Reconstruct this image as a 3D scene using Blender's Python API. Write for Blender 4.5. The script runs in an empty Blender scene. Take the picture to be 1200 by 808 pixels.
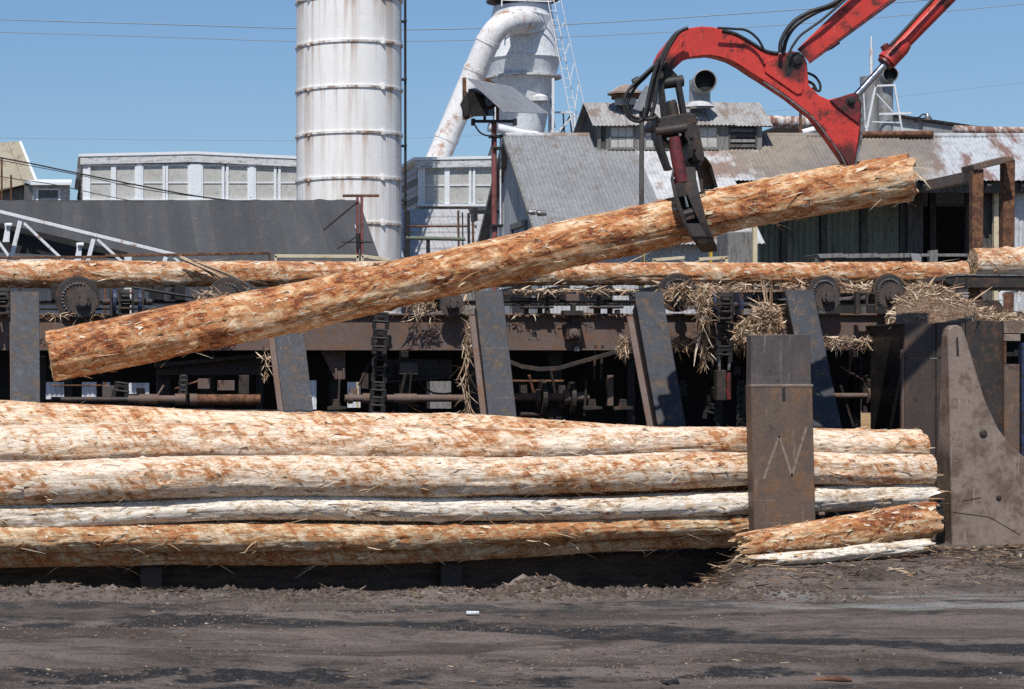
import bpy, math, random
import numpy as np
from mathutils import Vector, Matrix
random.seed(7); rng = np.random.default_rng(11)
SC = bpy.context.scene
C = SC.collection
R = math.radians
# ------------------------------------------------------------------ camera, sky, sun
F = 2833.0; CX = 60.0; HY = 440.0; CH = 2.0       # focal length in photo pixels, vanishing point, horizon, eye height
cam_d = bpy.data.cameras.new('camera'); cam = bpy.data.objects.new('camera', cam_d); C.objects.link(cam)
cam_d.sensor_width = 36; cam_d.lens = F * 36 / 1200
cam.location = (0, 0, CH); cam.rotation_euler = (R(90), 0, 0)
cam_d.shift_x = (600 - CX) / 1200; cam_d.shift_y = (HY - 404) / 1200
cam_d.clip_end = 9000
SC.camera = cam
SUN_EL, SUN_AZ = 56.0, -18.0                        # azimuth: degrees to the right of straight behind the camera
w = bpy.data.worlds.new('World'); SC.world = w; w.use_nodes = True
wn = w.node_tree; bg = wn.nodes['Background']
sky = wn.nodes.new('ShaderNodeTexSky'); sky.sky_type = 'NISHITA'; sky.sun_disc = False
sky.sun_elevation = R(SUN_EL); sky.sun_rotation = R(180 - SUN_AZ)
sky.air_density = 1.0; sky.dust_density = 0.5; sky.ozone_density = 9.0
wn.links.new(sky.outputs[0], bg.inputs[0]); bg.inputs[1].default_value = 0.1
sd = bpy.data.lights.new('sun', 'SUN'); sd.energy = 4.7; sd.angle = R(0.53); sd.color = (1, 0.965, 0.92)
sun = bpy.data.objects.new('sun', sd); C.objects.link(sun)
_d = Vector((math.sin(R(SUN_AZ)) * math.cos(R(SUN_EL)), -math.cos(R(SUN_AZ)) * math.cos(R(SUN_EL)), math.sin(R(SUN_EL))))
sun.rotation_euler = _d.to_track_quat('Z', 'Y').to_euler(); sun.location = _d * 60
SC.view_settings.view_transform = 'Standard'; SC.view_settings.look = 'None'
SC.view_settings.exposure = 0.0; SC.view_settings.gamma = 1.0
SC.render.engine = 'CYCLES'
SC.cycles.use_denoising = False
SC.cycles.max_bounces = 6; SC.cycles.diffuse_bounces = 3; SC.cycles.glossy_bounces = 3
SC.cycles.transmission_bounces = 4; SC.cycles.transparent_max_bounces = 4

# ------------------------------------------------------------------ helpers
def P(x, y, Y):
    return Vector(((x - CX) / F * Y, Y, CH + (HY - y) / F * Y))
def px(n, Y): return n * Y / F                      # n photo pixels in metres at depth Y

def hash3(i):
    n = (i[:, 0] * 374761393 + i[:, 1] * 668265263 + i[:, 2] * 2147483647) & 0x7fffffff
    n = ((n ^ (n >> 13)) * 1274126177) & 0x7fffffff
    n = ((n ^ (n >> 16)) * 668265263) & 0x7fffffff
    return (n ^ (n >> 15)) / float(0x7fffffff)
def vnoise(p):
    i = np.floor(p).astype(np.int64); f = p - i; f = f * f * (3 - 2 * f); r = 0
    for dx in (0, 1):
        for dy in (0, 1):
            for dz in (0, 1):
                wgt = (f[:, 0] if dx else 1 - f[:, 0]) * (f[:, 1] if dy else 1 - f[:, 1]) * (f[:, 2] if dz else 1 - f[:, 2])
                r = r + wgt * hash3(i + np.array([dx, dy, dz]))
    return r * 2 - 1
def fbm(p, o=3):
    a = 1.0; r = 0; t = 0
    for k in range(o):
        r = r + a * vnoise(p * (2 ** k) + 17.3 * k); t += a; a *= .5
    return r / t

def tag(o, label=None, cat=None, group=None, kind=None):
    if label: o['label'] = label
    if cat: o['category'] = cat
    if group: o['group'] = group
    if kind: o['kind'] = kind
    return o
def thing(name, label, cat, loc, group=None):
    o = bpy.data.objects.new(name, None); C.objects.link(o); o.location = loc
    o.empty_display_size = .1
    return tag(o, label, cat, group)
def wloc(o):
    v = Vector((0, 0, 0))
    while o: v += o.location; o = o.parent
    return v

class MB:
    def __init__(s): s.v = []; s.f = []; s.sm = []
    def add(s, vs, fs, smooth=False):
        b = len(s.v); s.v += [tuple(q) for q in vs]; s.f += [tuple(b + i for i in q) for q in fs]; s.sm += [smooth] * len(fs)
        return s
    def hexa(s, c):                                  # eight corners, bottom ring then top ring
        return s.add(c, [(0, 3, 2, 1), (4, 5, 6, 7), (0, 1, 5, 4), (1, 2, 6, 5), (2, 3, 7, 6), (3, 0, 4, 7)])
    def box(s, x0, x1, y0, y1, z0, z1):
        return s.hexa([(x0, y0, z0), (x1, y0, z0), (x1, y1, z0), (x0, y1, z0), (x0, y0, z1), (x1, y0, z1), (x1, y1, z1), (x0, y1, z1)])
    def pbox(s, x0, y0, x1, y1, Ya, Yb):             # front face covers this photo rectangle at depth Ya
        a = P(x0, y1, Ya); b = P(x1, y0, Ya)
        return s.box(a.x, b.x, Ya, Yb, a.z, b.z)
    def prism(s, poly, Ya, Yb, ref=None):            # outline in photo pixels at depth ref, pushed back from Ya to Yb
        q = [P(x, y, ref or Ya) for x, y in poly]; n = len(q)
        if sum(q[i].x * q[(i + 1) % n].z - q[(i + 1) % n].x * q[i].z for i in range(n)) < 0: q.reverse()
        vs = [(p.x, Ya, p.z) for p in q] + [(p.x, Yb, p.z) for p in q]
        return s.add(vs, [tuple(range(n)), tuple(range(2 * n - 1, n - 1, -1))] + [(i, n + i, n + (i + 1) % n, (i + 1) % n) for i in range(n)])
    def loft(s, secs, smooth=False):                 # rings of equal length, capped
        n = len(secs[0]); vs = [p for r in secs for p in r]; fs = []
        for k in range(len(secs) - 1):
            for i in range(n):
                j = (i + 1) % n; fs.append((k * n + i, k * n + j, (k + 1) * n + j, (k + 1) * n + i))
        s.add(vs, fs, smooth); s.add(secs[0], [tuple(range(n - 1, -1, -1))]); s.add(secs[-1], [tuple(range(n))])
        return s
    def tube(s, pts, r, n=8):
        pts = [Vector(p) for p in pts]; rs = r if isinstance(r, (list, tuple)) else [r] * len(pts)
        secs = []; up = None
        for i, p in enumerate(pts):
            t = (pts[min(i + 1, len(pts) - 1)] - pts[max(i - 1, 0)]).normalized()
            if up is None: up = t.orthogonal().normalized()
            up = (up - t * up.dot(t)); up = up.normalized() if up.length > 1e-6 else t.orthogonal().normalized()
            sd_ = t.cross(up)
            secs.append([p + (up * math.cos(a) + sd_ * math.sin(a)) * rs[i] for a in [2 * math.pi * k / n for k in range(n)]])
        return s.loft(secs, True)
    def cyl(s, p, q, r, n=16): return s.tube([p, q], r, n)
    def lathe(s, c, axis, prof, n=24):               # prof: (distance along axis, radius), flat-shaded bands are split
        c = Vector(c); ax = Vector(axis).normalized(); u = ax.orthogonal().normalized(); v_ = ax.cross(u)
        for (h0, r0), (h1, r1) in zip(prof[:-1], prof[1:]):
            ring = lambda h, r: [c + ax * h + (u * math.cos(2 * math.pi * k / n) + v_ * math.sin(2 * math.pi * k / n)) * max(r, 1e-4) for k in range(n)]
            s.add(ring(h0, r0) + ring(h1, r1), [(k, (k + 1) % n, n + (k + 1) % n, n + k) for k in range(n)], True)
        return s
    def bar(s, p, q, wd, dp, up=(0, 0, 1)):          # square bar from p to q
        p = Vector(p); q = Vector(q); t = (q - p).normalized(); u = Vector(up)
        if abs(t.dot(u)) > .95: u = Vector((0, 1, 0))
        a = t.cross(u).normalized(); b = a.cross(t).normalized()
        return s.loft([[c + a * (i * dp / 2) + b * (j * wd / 2) for i, j in ((-1, -1), (1, -1), (1, 1), (-1, 1))] for c in (p, q)])
    def gear(s, c, r, teeth, th, d, hub=None):       # toothed disc, axis along Y, front at c.y
        c = Vector(c); ring = []
        for k in range(teeth):
            for o, rr in ((0, r - th), (.2, r), (.5, r), (.7, r - th)):
                a = 2 * math.pi * (k + o) / teeth; ring.append((c.x + rr * math.cos(a), c.z + rr * math.sin(a)))
        n = len(ring)
        s.add([(x, c.y, z) for x, z in ring] + [(x, c.y + d, z) for x, z in ring],
              [tuple(range(n)), tuple(range(2 * n - 1, n - 1, -1))] + [(i, n + i, n + (i + 1) % n, (i + 1) % n) for i in range(n)])
        return s
    def build(s, name, mat, parent=None, bevel=0, kind=None, at=None):
        off = wloc(parent) if parent else Vector((0, 0, 0))
        if at is not None: off = Vector((0, 0, 0))
        elif not parent and s.v:
            lo = [min(v[i] for v in s.v) for i in range(3)]; hi = [max(v[i] for v in s.v) for i in range(3)]
            off = Vector(((lo[0] + hi[0]) / 2, (lo[1] + hi[1]) / 2, lo[2]))
        me = bpy.data.meshes.new(name)
        me.from_pydata([(v[0] - off.x, v[1] - off.y, v[2] - off.z) for v in s.v], [], s.f)
        me.polygons.foreach_set('use_smooth', s.sm)
        me.materials.append(mat); me.update()
        o = bpy.data.objects.new(name, me); C.objects.link(o)
        if parent:
            o.parent = parent
            if at is not None: o.location = Vector(at) - wloc(parent)
        else: o.location = off if at is None else at
        if bevel:
            b = o.modifiers.new('bevel', 'BEVEL'); b.width = bevel; b.segments = 1; b.limit_method = 'ANGLE'; b.angle_limit = R(40)
        if kind: o['kind'] = kind
        return o
def piece(name, me, parent, at, rot=(0, 0, 0)):      # a repeat that shares mesh data
    o = bpy.data.objects.new(name, me); C.objects.link(o); o.parent = parent
    o.location = Vector(at) - wloc(parent); o.rotation_euler = rot
    return o

# ------------------------------------------------------------------ materials
class Mat:
    def __init__(s, name, rough=.8, metal=0, spec=.3):
        s.m = bpy.data.materials.new(name); s.m.use_nodes = True; s.t = s.m.node_tree
        s.b = s.t.nodes['Principled BSDF']; s.b.inputs['Roughness'].default_value = rough
        s.b.inputs['Metallic'].default_value = metal; s.b.inputs['Specular IOR Level'].default_value = spec
        s.pos = s.t.nodes.new('ShaderNodeNewGeometry').outputs['Position']
    def nd(s, k): return s.t.nodes.new(k)
    def lk(s, a, b):
        if hasattr(a, 'is_output'): s.t.links.new(a, b)
        elif isinstance(a, (tuple, list)): b.default_value = tuple(a) + ((1,) if len(a) == 3 and len(b.default_value) == 4 else ())
        else: b.default_value = a
    def stretch(s, k, vec=None, rot=(0, 0, 0)):
        n = s.nd('ShaderNodeMapping'); s.lk(vec or s.pos, n.inputs[0]); n.inputs['Scale'].default_value = k; n.inputs['Rotation'].default_value = rot
        return n.outputs[0]
    def noise(s, scale=1, detail=5, rough=.6, vec=None, dist=0):
        n = s.nd('ShaderNodeTexNoise'); s.lk(vec or s.pos, n.inputs['Vector'])
        n.inputs['Scale'].default_value = scale; n.inputs['Detail'].default_value = detail; n.inputs['Roughness'].default_value = rough
        n.inputs['Distortion'].default_value = dist
        return n.outputs['Fac']
    def ramp(s, fac, stops):
        n = s.nd('ShaderNodeValToRGB'); s.lk(fac, n.inputs[0]); e = n.color_ramp.elements
        while len(e) < len(stops): e.new(.5)
        for el, (p, c) in zip(e, stops):
            el.position = p; el.color = (c, c, c, 1) if isinstance(c, (int, float)) else tuple(c) + (1,)
        return n.outputs[0]
    def mix(s, fac, a, b):
        n = s.nd('ShaderNodeMix'); n.data_type = 'RGBA'; s.lk(fac, n.inputs[0]); s.lk(a, n.inputs[6]); s.lk(b, n.inputs[7]); return n.outputs[2]
    def math(s, op, a, b=0., c=0.):
        n = s.nd('ShaderNodeMath'); n.operation = op; s.lk(a, n.inputs[0]); s.lk(b, n.inputs[1]); s.lk(c, n.inputs[2]); return n.outputs[0]
    def sep(s, vec=None):
        n = s.nd('ShaderNodeSeparateXYZ'); s.lk(vec or s.pos, n.inputs[0]); return n.outputs
    def bump(s, h, dist, strength=1):
        n = s.nd('ShaderNodeBump'); s.lk(h, n.inputs['Height']); n.inputs['Distance'].default_value = dist; n.inputs['Strength'].default_value = strength
        s.t.links.new(n.outputs[0], s.b.inputs['Normal'])
    def col(s, c): s.lk(c, s.b.inputs['Base Color']); return s
    def rgh(s, c): s.lk(c, s.b.inputs['Roughness']); return s

def weathered(name, a, b, rust, amt=.4, sc=3, st=(1, 1, 1), rough=.75, metal=0, bump=.003, streak=0, spec=.3, dust=None, scratch=None):
    m = Mat(name, rough, metal, spec); v = m.stretch(st)
    base = m.mix(m.ramp(m.noise(sc, 6, .65, v), [(.3, 0), (.7, 1)]), a, b)
    n2 = m.noise(sc * 1.7, 8, .72, m.stretch(tuple(q * 1.3 + .1 for q in st)))
    k = m.ramp(n2, [(max(0, .72 - amt * .6), 0), (min(1, .8 - amt * .5), 1)])
    c = m.mix(k, base, rust)
    if streak:
        ns = m.noise(1, 6, .6, m.stretch((7, 7, .5)))
        c = m.mix(m.math('MULTIPLY', m.ramp(ns, [(.48, 0), (.72, 1)]), streak), c, rust)
    fine = m.noise(sc * 14, 4, .7)
    c = m.mix(m.ramp(fine, [(.3, .35), (.62, 0)]), c, tuple(q * .35 for q in a))
    if dust: c = m.mix(m.ramp(m.noise(sc * 6, 5, .7), [(.6, 0), (.75, .8)]), c, dust)
    if scratch:
        v1 = m.noise(1, 4, .7, m.stretch((30, 30, 1.6), None, (0, .25, 0))); v2 = m.noise(1, 4, .7, m.stretch((2.2, 2.2, 34), None, (0, .2, 0)))
        k2 = m.math('MAXIMUM', m.ramp(v1, [(.6, 0), (.66, 1)]), m.ramp(v2, [(.62, 0), (.67, .8)]))
        k2 = m.math('MULTIPLY', k2, m.ramp(m.noise(2.2, 5, .7), [(.45, 0), (.6, .8)]))
        c = m.mix(k2, c, scratch)
        sp = m.ramp(m.noise(5, 5, .7), [(.6, 0), (.66, .6)]); c = m.mix(sp, c, tuple(q * .45 for q in a))
    m.col(c); m.rgh(m.ramp(n2, [(.3, max(.1, rough - .15)), (.7, min(1, rough + .15))]))
    if bump: m.bump(m.math('ADD', n2, m.math('MULTIPLY', fine, .5)), bump)
    return m.m
STEEL = weathered('dark_steel', (.028, .024, .022), (.055, .045, .04), (.1, .055, .035), .35, 4, rough=.6, metal=.1, spec=.4)
BLACK = weathered('greasy_black_steel', (.014, .013, .013), (.03, .026, .024), (.055, .038, .028), .3, 5, rough=.5, spec=.4)
BOXST = weathered('box_steel', (.05, .04, .035), (.08, .062, .053), (.11, .065, .045), .3, 2.5, (1, 1, .5), rough=.6, streak=.4, scratch=(.13, .1, .085))
DISC = weathered('dark_disc_steel', (.06, .05, .046), (.09, .074, .066), (.12, .08, .06), .35, 5, rough=.6)
BEAM = weathered('brown_beam_steel', (.12, .088, .077), (.17, .125, .108), (.17, .095, .06), .4, 3, rough=.7, dust=(.22, .17, .13))
POST = weathered('post_steel', (.105, .078, .062), (.15, .105, .08), (.19, .105, .055), .4, 2.2, (1, 1, .7), rough=.55, spec=.4, streak=.4, scratch=(.26, .2, .15))
POSTD = weathered('post_top_steel', (.07, .06, .058), (.115, .096, .09), (.13, .085, .065), .3, 2.5, (1, 1, .6), rough=.55, spec=.4, scratch=(.2, .175, .16))
BUTT = weathered('buttress_steel', (.215, .163, .13), (.3, .232, .187), (.14, .092, .066), .4, 1.6, rough=.6, spec=.4, streak=.25, scratch=(.38, .33, .28))
STAKE = weathered('blue_black_plate', (.018, .021, .028), (.042, .046, .058), (.1, .068, .045), .36, 3.2, rough=.6, spec=.35, scratch=(.17, .15, .13))
RUST = weathered('rusty_steel', (.17, .075, .04), (.27, .13, .06), (.09, .045, .03), .5, 5, rough=.85)
ROXIDE = weathered('red_oxide_pole', (.22, .065, .06), (.27, .1, .09), (.12, .05, .04), .35, 4, rough=.7)
def grease(mat, pins):
    t_ = mat.node_tree; b_ = t_.nodes['Principled BSDF']; src = b_.inputs['Base Color'].links[0].from_socket
    g_ = t_.nodes.new('ShaderNodeNewGeometry'); nz = t_.nodes.new('ShaderNodeTexNoise'); nz.inputs['Scale'].default_value = 7; nz.inputs['Detail'].default_value = 7; nz.inputs['Roughness'].default_value = .75
    t_.links.new(g_.outputs['Position'], nz.inputs['Vector'])
    for p, r_ in pins:
        vd = t_.nodes.new('ShaderNodeVectorMath'); vd.operation = 'DISTANCE'; t_.links.new(g_.outputs['Position'], vd.inputs[0]); vd.inputs[1].default_value = p
        ma = t_.nodes.new('ShaderNodeMath'); ma.operation = 'MULTIPLY_ADD'; t_.links.new(nz.outputs['Fac'], ma.inputs[0]); ma.inputs[1].default_value = r_ * 2.6; t_.links.new(vd.outputs['Value'], ma.inputs[2])
        mr = t_.nodes.new('ShaderNodeMapRange'); t_.links.new(ma.outputs[0], mr.inputs[0]); mr.inputs[1].default_value = r_ * 2.0; mr.inputs[2].default_value = r_ * 2.7; mr.inputs[3].default_value = .88; mr.inputs[4].default_value = 0
        mx = t_.nodes.new('ShaderNodeMix'); mx.data_type = 'RGBA'; t_.links.new(mr.outputs[0], mx.inputs[0]); t_.links.new(src, mx.inputs[6]); mx.inputs[7].default_value = (.03, .018, .016, 1)
        src = mx.outputs[2]
    t_.links.new(src, b_.inputs['Base Color'])
RED = weathered('worn_red_paint', (.64, .055, .04), (.53, .045, .034), (.07, .026, .02), .33, 3.0, (1, 1, 1), rough=.5, spec=.4, bump=.0015, dust=(.6, .16, .12))
grease(RED, [((P(932, 74, 24.77)), .16), ((P(996, 121, 24.77)), .13), ((P(778, 76, 24.77)), .1), ((P(992, 185, 24.77)), .13), ((P(1046, 62, 24.8)), .08)])
REDD = weathered('greasy_red_paint', (.3, .026, .024), (.18, .022, .02), (.03, .018, .016), .5, 6, rough=.45, spec=.5)
MAROON = weathered('maroon_cylinder', (.14, .025, .028), (.19, .035, .035), (.045, .02, .02), .4, 6, rough=.4, spec=.5)
CHROME = weathered('chrome_rod', (.5, .5, .52), (.62, .62, .64), (.2, .18, .17), .1, 6, rough=.22, metal=1, bump=0)
BARE = weathered('bare_scraped_steel', (.32, .31, .3), (.42, .41, .4), (.12, .08, .06), .4, 7, rough=.4, metal=.7)
RUBBER = weathered('black_rubber', (.018, .018, .018), (.03, .029, .028), (.06, .05, .045), .3, 9, rough=.55, bump=0, spec=.4)
BLUEP = weathered('blue_paint', (.025, .045, .13), (.04, .07, .17), (.03, .025, .022), .5, 12, rough=.5)
GALV = weathered('galvanised_sheet', (.28, .285, .285), (.38, .385, .385), (.22, .19, .165), .3, 1.1, (1, .6, .6), rough=.5, metal=.25, streak=.5, bump=.002)
GALVW = weathered('galvanised_wall', (.5, .51, .52), (.6, .61, .62), (.35, .32, .29), .3, 1.4, (1, 1, .5), rough=.6, metal=.1, streak=.3)
WHITEW = weathered('white_painted_wall', (.62, .64, .66), (.72, .73, .74), (.42, .4, .37), .3, 1.4, (1, 1, .5), rough=.7, streak=.3)
DROOF = weathered('dark_tarred_roof', (.062, .061, .061), (.084, .083, .082), (.12, .112, .106), .2, .9, (1.6, .4, .4), rough=.7, bump=.003)
def sheet_tone(mat, lo=.7, hi=1.35):
    t_ = mat.node_tree; b_ = t_.nodes['Principled BSDF']; src = b_.inputs['Base Color'].links[0].from_socket
    oi = t_.nodes.new('ShaderNodeObjectInfo'); mr = t_.nodes.new('ShaderNodeMapRange'); mr.inputs[3].default_value = lo; mr.inputs[4].default_value = hi
    t_.links.new(oi.outputs['Random'], mr.inputs[0]); vm = t_.nodes.new('ShaderNodeVectorMath'); vm.operation = 'SCALE'
    t_.links.new(src, vm.inputs[0]); t_.links.new(mr.outputs[0], vm.inputs['Scale']); t_.links.new(vm.outputs[0], b_.inputs['Base Color'])
sheet_tone(DROOF, .88, 1.14); sheet_tone(GALV, .88, 1.1)
WOODG = weathered('grey_weathered_wood', (.17, .165, .155), (.27, .26, .245), (.1, .09, .08), .35, 2.5, (4, 4, .6), rough=.9)
WOODL = weathered('pale_grey_wood', (.42, .42, .41), (.54, .54, .53), (.2, .19, .18), .3, 2.5, (4, 4, .6), rough=.9)
WOODD = weathered('dark_weathered_wood', (.075, .07, .065), (.13, .12, .11), (.05, .045, .04), .35, 2.5, (4, 4, .6), rough=.9)
WOODT = weathered('fresh_tan_wood', (.5, .33, .17), (.58, .41, .23), (.4, .22, .1), .35, 2.5, (.6, 4, 4), rough=.8)
TRIM = weathered('peeling_white_trim', (.72, .75, .77), (.78, .8, .81), (.4, .38, .36), .2, 2.2, rough=.8)
TRIMG = weathered('stained_grey_trim', (.55, .56, .555), (.66, .665, .66), (.26, .25, .24), .36, 1.6, (1, 1, 3), rough=.85)
PANE = weathered('dusty_pane', (.46, .45, .41), (.53, .52, .48), (.36, .34, .31), .3, 1.2, rough=.35, spec=.5, bump=0)
PANED = weathered('dark_pane', (.05, .052, .052), (.09, .09, .085), (.16, .15, .13), .3, 2, rough=.25, spec=.5, bump=0)
GREENW = weathered('grey_green_panel', (.17, .18, .13), (.225, .235, .175), (.1, .1, .085), .3, 1.6, (2, 2, .4), rough=.8)
DARKIN = weathered('dark_interior', (.02, .02, .02), (.03, .03, .03), (.045, .04, .035), .3, 2, rough=.9, bump=0)  # near-black, stands in for shade in openings and interiors
CREAM = weathered('cream_paint', (.6, .5, .32), (.66, .57, .4), (.35, .22, .1), .3, 4, rough=.7)
YELLOW = weathered('yellow_paint', (.55, .36, .03), (.6, .42, .06), (.25, .15, .05), .3, 6, rough=.6)
TANROOF = weathered('tan_corrugated_roof', (.34, .3, .21), (.4, .36, .27), (.26, .19, .12), .35, .8, (2, .5, .5), rough=.7)
CYCLW = weathered('cyclone_white_paint', (.68, .705, .72), (.76, .775, .785), (.32, .26, .21), .22, .55, (1, 1, .8), rough=.6, streak=.25)
PIPEW = weathered('duct_white_rust', (.76, .76, .74), (.82, .81, .79), (.4, .2, .1), .3, .9, rough=.6, streak=.3)
FRAMEW = weathered('white_frame_paint', (.7, .71, .72), (.76, .77, .77), (.32, .17, .09), .3, 3, rough=.7)
PIPER = weathered('rusted_white_pipe', (.6, .55, .51), (.68, .64, .6), (.2, .08, .05), .48, 1.4, (2, 1, 1), rough=.7)
CABLE = weathered('grey_cable', (.26, .31, .34), (.3, .35, .38), (.22, .26, .28), .2, 3, rough=.8, bump=0)
CHALK = weathered('pale_scratch', (.24, .19, .145), (.28, .225, .175), (.14, .105, .082), .36, 9, rough=.9, bump=0)
SHING = weathered('grey_shingle', (.36, .36, .36), (.47, .47, .47), (.25, .24, .23), .3, 3, rough=.9)
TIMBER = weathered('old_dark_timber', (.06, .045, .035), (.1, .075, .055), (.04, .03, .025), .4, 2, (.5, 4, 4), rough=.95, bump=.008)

def silo_mat():
    m = Mat('silo_paint', .55); z = m.sep()[2]
    v = m.stretch((3.2, 3.2, .16))
    streak = m.noise(1.0, 6, .68, v)
    ring = m.math('FRACT', m.math('DIVIDE', m.math('ADD', z, -(CH + (HY - 3) / F * 65) + 60 * SP), SP))   # 1 just under a band, falling to 0 at the next
    fall = m.ramp(ring, [(.25, .3), (.72, .5), (.985, 1)])
    k = m.math('MULTIPLY', m.ramp(streak, [(.46, 0), (.6, 1)]), fall)
    c = m.mix(m.ramp(m.noise(.5, 6, .6), [(.35, 0), (.7, 1)]), (.77, .755, .715), (.83, .82, .79))
    c = m.mix(m.math('MULTIPLY', k, .92), c, (.36, .22, .13))
    near = m.ramp(ring, [(.93, 0), (.985, 1)])
    sp = m.math('MULTIPLY', m.ramp(m.noise(3.5, 6, .7), [(.5, 0), (.6, 1)]), near)
    c = m.mix(sp, c, (.2, .09, .04))
    c = m.mix(m.ramp(m.noise(9, 5, .7), [(.62, 0), (.8, .35)]), c, (.3, .25, .2))
    m.col(c); m.bump(m.noise(2.2, 4), .01); return m.m
SP = 52.3 * 65 / F
SILO = silo_mat()

def old_roof_mat():                                  # long mill roof: white paint, then tan and brown rust, then bare sheets with rust
    m = Mat('old_mill_roof', .7); x, y, z = m.sep()
    n = m.noise(.9, 7, .68, m.stretch((1, .8, .8)))
    white = m.mix(m.ramp(m.noise(1.5, 6, .7), [(.35, 0), (.7, 1)]), (.42, .42, .415), (.58, .585, .585))
    k1 = m.ramp(n, [(.5, 0), (.58, 1)])
    c = m.mix(m.math('MULTIPLY', k1, .85), white, (.21, .125, .085))
    tan = m.mix(m.ramp(m.noise(.8, 6, .65), [(.42, 0), (.56, 1)]), (.2, .175, .155), (.26, .22, .175))
    xe = m.math('ADD', x, m.math('MULTIPLY', m.math('SUBTRACT', n, .5), 3.2))
    c = m.mix(m.ramp(m.math('SUBTRACT', xe, 12.6), [(0, 0), (.35, 1)]), c, tan)
    gal = m.mix(m.ramp(m.noise(1, 6, .7, m.stretch((2.2, .7, .7))), [(.5, 0), (.6, 1)]), (.42, .44, .455), (.2, .12, .1))
    xg = m.math('ADD', xe, m.math('MULTIPLY', y, -.5))
    c = m.mix(m.ramp(m.math('SUBTRACT', xg, -6.3), [(0, 0), (.5, 1)]), c, gal)
    c = m.mix(m.ramp(m.noise(7, 5, .7), [(.3, .4), (.55, 0)]), c, (.1, .08, .07))
    m.col(c); m.bump(m.noise(6, 5, .7), .004); return m.m
OLDROOF = old_roof_mat()

def log_mat(name, pale, tan, red, bark_amt=.0, scrape=.5, fresh=.5, org=(.54, .215, .078), dk=(.05, .02, .012), ps=1.0):
    """bark_amt shifts how much orange inner bark and red-brown bark is left on the pale wood"""
    m = Mat(name, .78, 0, .22)
    a = m.nd('ShaderNodeAttribute'); a.attribute_name = 'lc'; info = m.nd('ShaderNodeObjectInfo')
    off = m.nd('ShaderNodeVectorMath'); off.operation = 'MULTIPLY_ADD'
    cmb = m.nd('ShaderNodeCombineXYZ'); [m.t.links.new(info.outputs['Random'], cmb.inputs[i]) for i in range(3)]
    m.t.links.new(cmb.outputs[0], off.inputs[0]); off.inputs[1].default_value = (37, 53, 71); m.t.links.new(a.outputs['Vector'], off.inputs[2])
    L = off.outputs[0]
    u = m.nd('ShaderNodeAttribute'); u.attribute_name = 'lw'; s_, t_, _ = m.sep(u.outputs['Vector'])
    big = m.noise(1, 4, .6, m.stretch((.9, 3.2, 3.2), L), .4)
    fib = m.noise(1, 6, .7, m.stretch((8, 70, 70), L))
    grain = m.noise(1, 5, .75, m.stretch((40, 130, 130), L))
    patch = m.noise(1, 10, .76, m.stretch((4.2 * ps, 11 * ps, 11 * ps), L), 1.0)
    # slanting debarker marks: noise drawn out along a slanting direction of the unrolled surface
    sh = m.nd('ShaderNodeCombineXYZ'); m.lk(m.math('MULTIPLY', m.math('MULTIPLY_ADD', t_, .6, s_), 13.), sh.inputs[0]); m.lk(m.math('MULTIPLY', t_, 3.2), sh.inputs[1]); m.lk(m.math('MULTIPLY', info.outputs['Random'], 90.), sh.inputs[2])
    scr = m.noise(1, 5, .62, sh.outputs[0], .5)
    v = m.math('ADD', m.math('MULTIPLY', patch, .72), m.math('MULTIPLY', fib, .14))
    v = m.math('ADD', v, m.math('MULTIPLY', grain, .14))
    v = m.math('ADD', v, m.math('MULTIPLY', m.math('SUBTRACT', big, .5), .42))
    v = m.math('ADD', v, m.math('MULTIPLY', m.math('SUBTRACT', scr, .5), scrape * .75))
    v = m.math('ADD', v, bark_amt)
    c = m.ramp(v, [(.0, pale), (.455, pale), (.5, tan), (.535, tan), (.562, org), (.6, org), (.622, tuple(q * 1.55 for q in red)), (.66, red), (.74, dk)])
    c = m.mix(m.ramp(fib, [(.36, .8), (.5, 0)]), c, tuple(q * v_ for q, v_ in zip(tan, (.55, .5, .45))))
    fl = m.ramp(m.noise(1, 8, .75, m.stretch((7, 26, 26), m.stretch((1, 1, 1), L, (.8, 0, 0))), .9), [(.575, 0), (.6, 1)])      # slivers of fresh wood
    c = m.mix(m.math('MULTIPLY', fl, fresh), c, tuple(min(.92, q * 1.07) for q in pale))
    ck = m.ramp(m.noise(1, 5, .7, m.stretch((2.2, 30, 30), L), 1.8), [(.315, 1), (.365, 0)])                                    # drying cracks
    c = m.mix(m.math('MULTIPLY', ck, .8), c, dk)
    sp = m.ramp(m.noise(1, 6, .72, m.stretch((8, 17, 17), L), .8), [(.66, 0), (.685, 1)])                                        # knots
    c = m.mix(m.math('MULTIPLY', sp, .85), c, (.085, .036, .018))
    ka = m.nd('ShaderNodeAttribute'); ka.attribute_name = 'kn'
    c = m.mix(m.ramp(m.math('ADD', ka.outputs['Fac'], m.math('MULTIPLY', m.math('SUBTRACT', patch, .5), .9)), [(.35, 0), (.75, .85)]), c, (.16, .065, .028))
    c = m.mix(m.ramp(grain, [(.36, .5), (.46, 0)]), c, tuple(q * .45 for q in tan))
    m.col(c)
    st = m.ramp(v, [(.55, 0), (.57, .35), (.62, .4), (.64, .8), (.75, 1)])
    h = m.math('ADD', m.math('MULTIPLY', fib, .7), m.math('ADD', m.math('MULTIPLY', st, .5), m.math('MULTIPLY', grain, .35)))
    m.bump(m.math('ADD', m.math('SUBTRACT', h, m.math('MULTIPLY', ck, .9)), m.math('MULTIPLY', fl, .4)), .009, 1)
    return m.m
PALE, TAN = (.86, .73, .58), (.71, .485, .31)
LOGPILE = log_mat('peeled_log_cream', PALE, TAN, (.2, .075, .028), -.012, .42, .6, ps=1.35)
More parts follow.
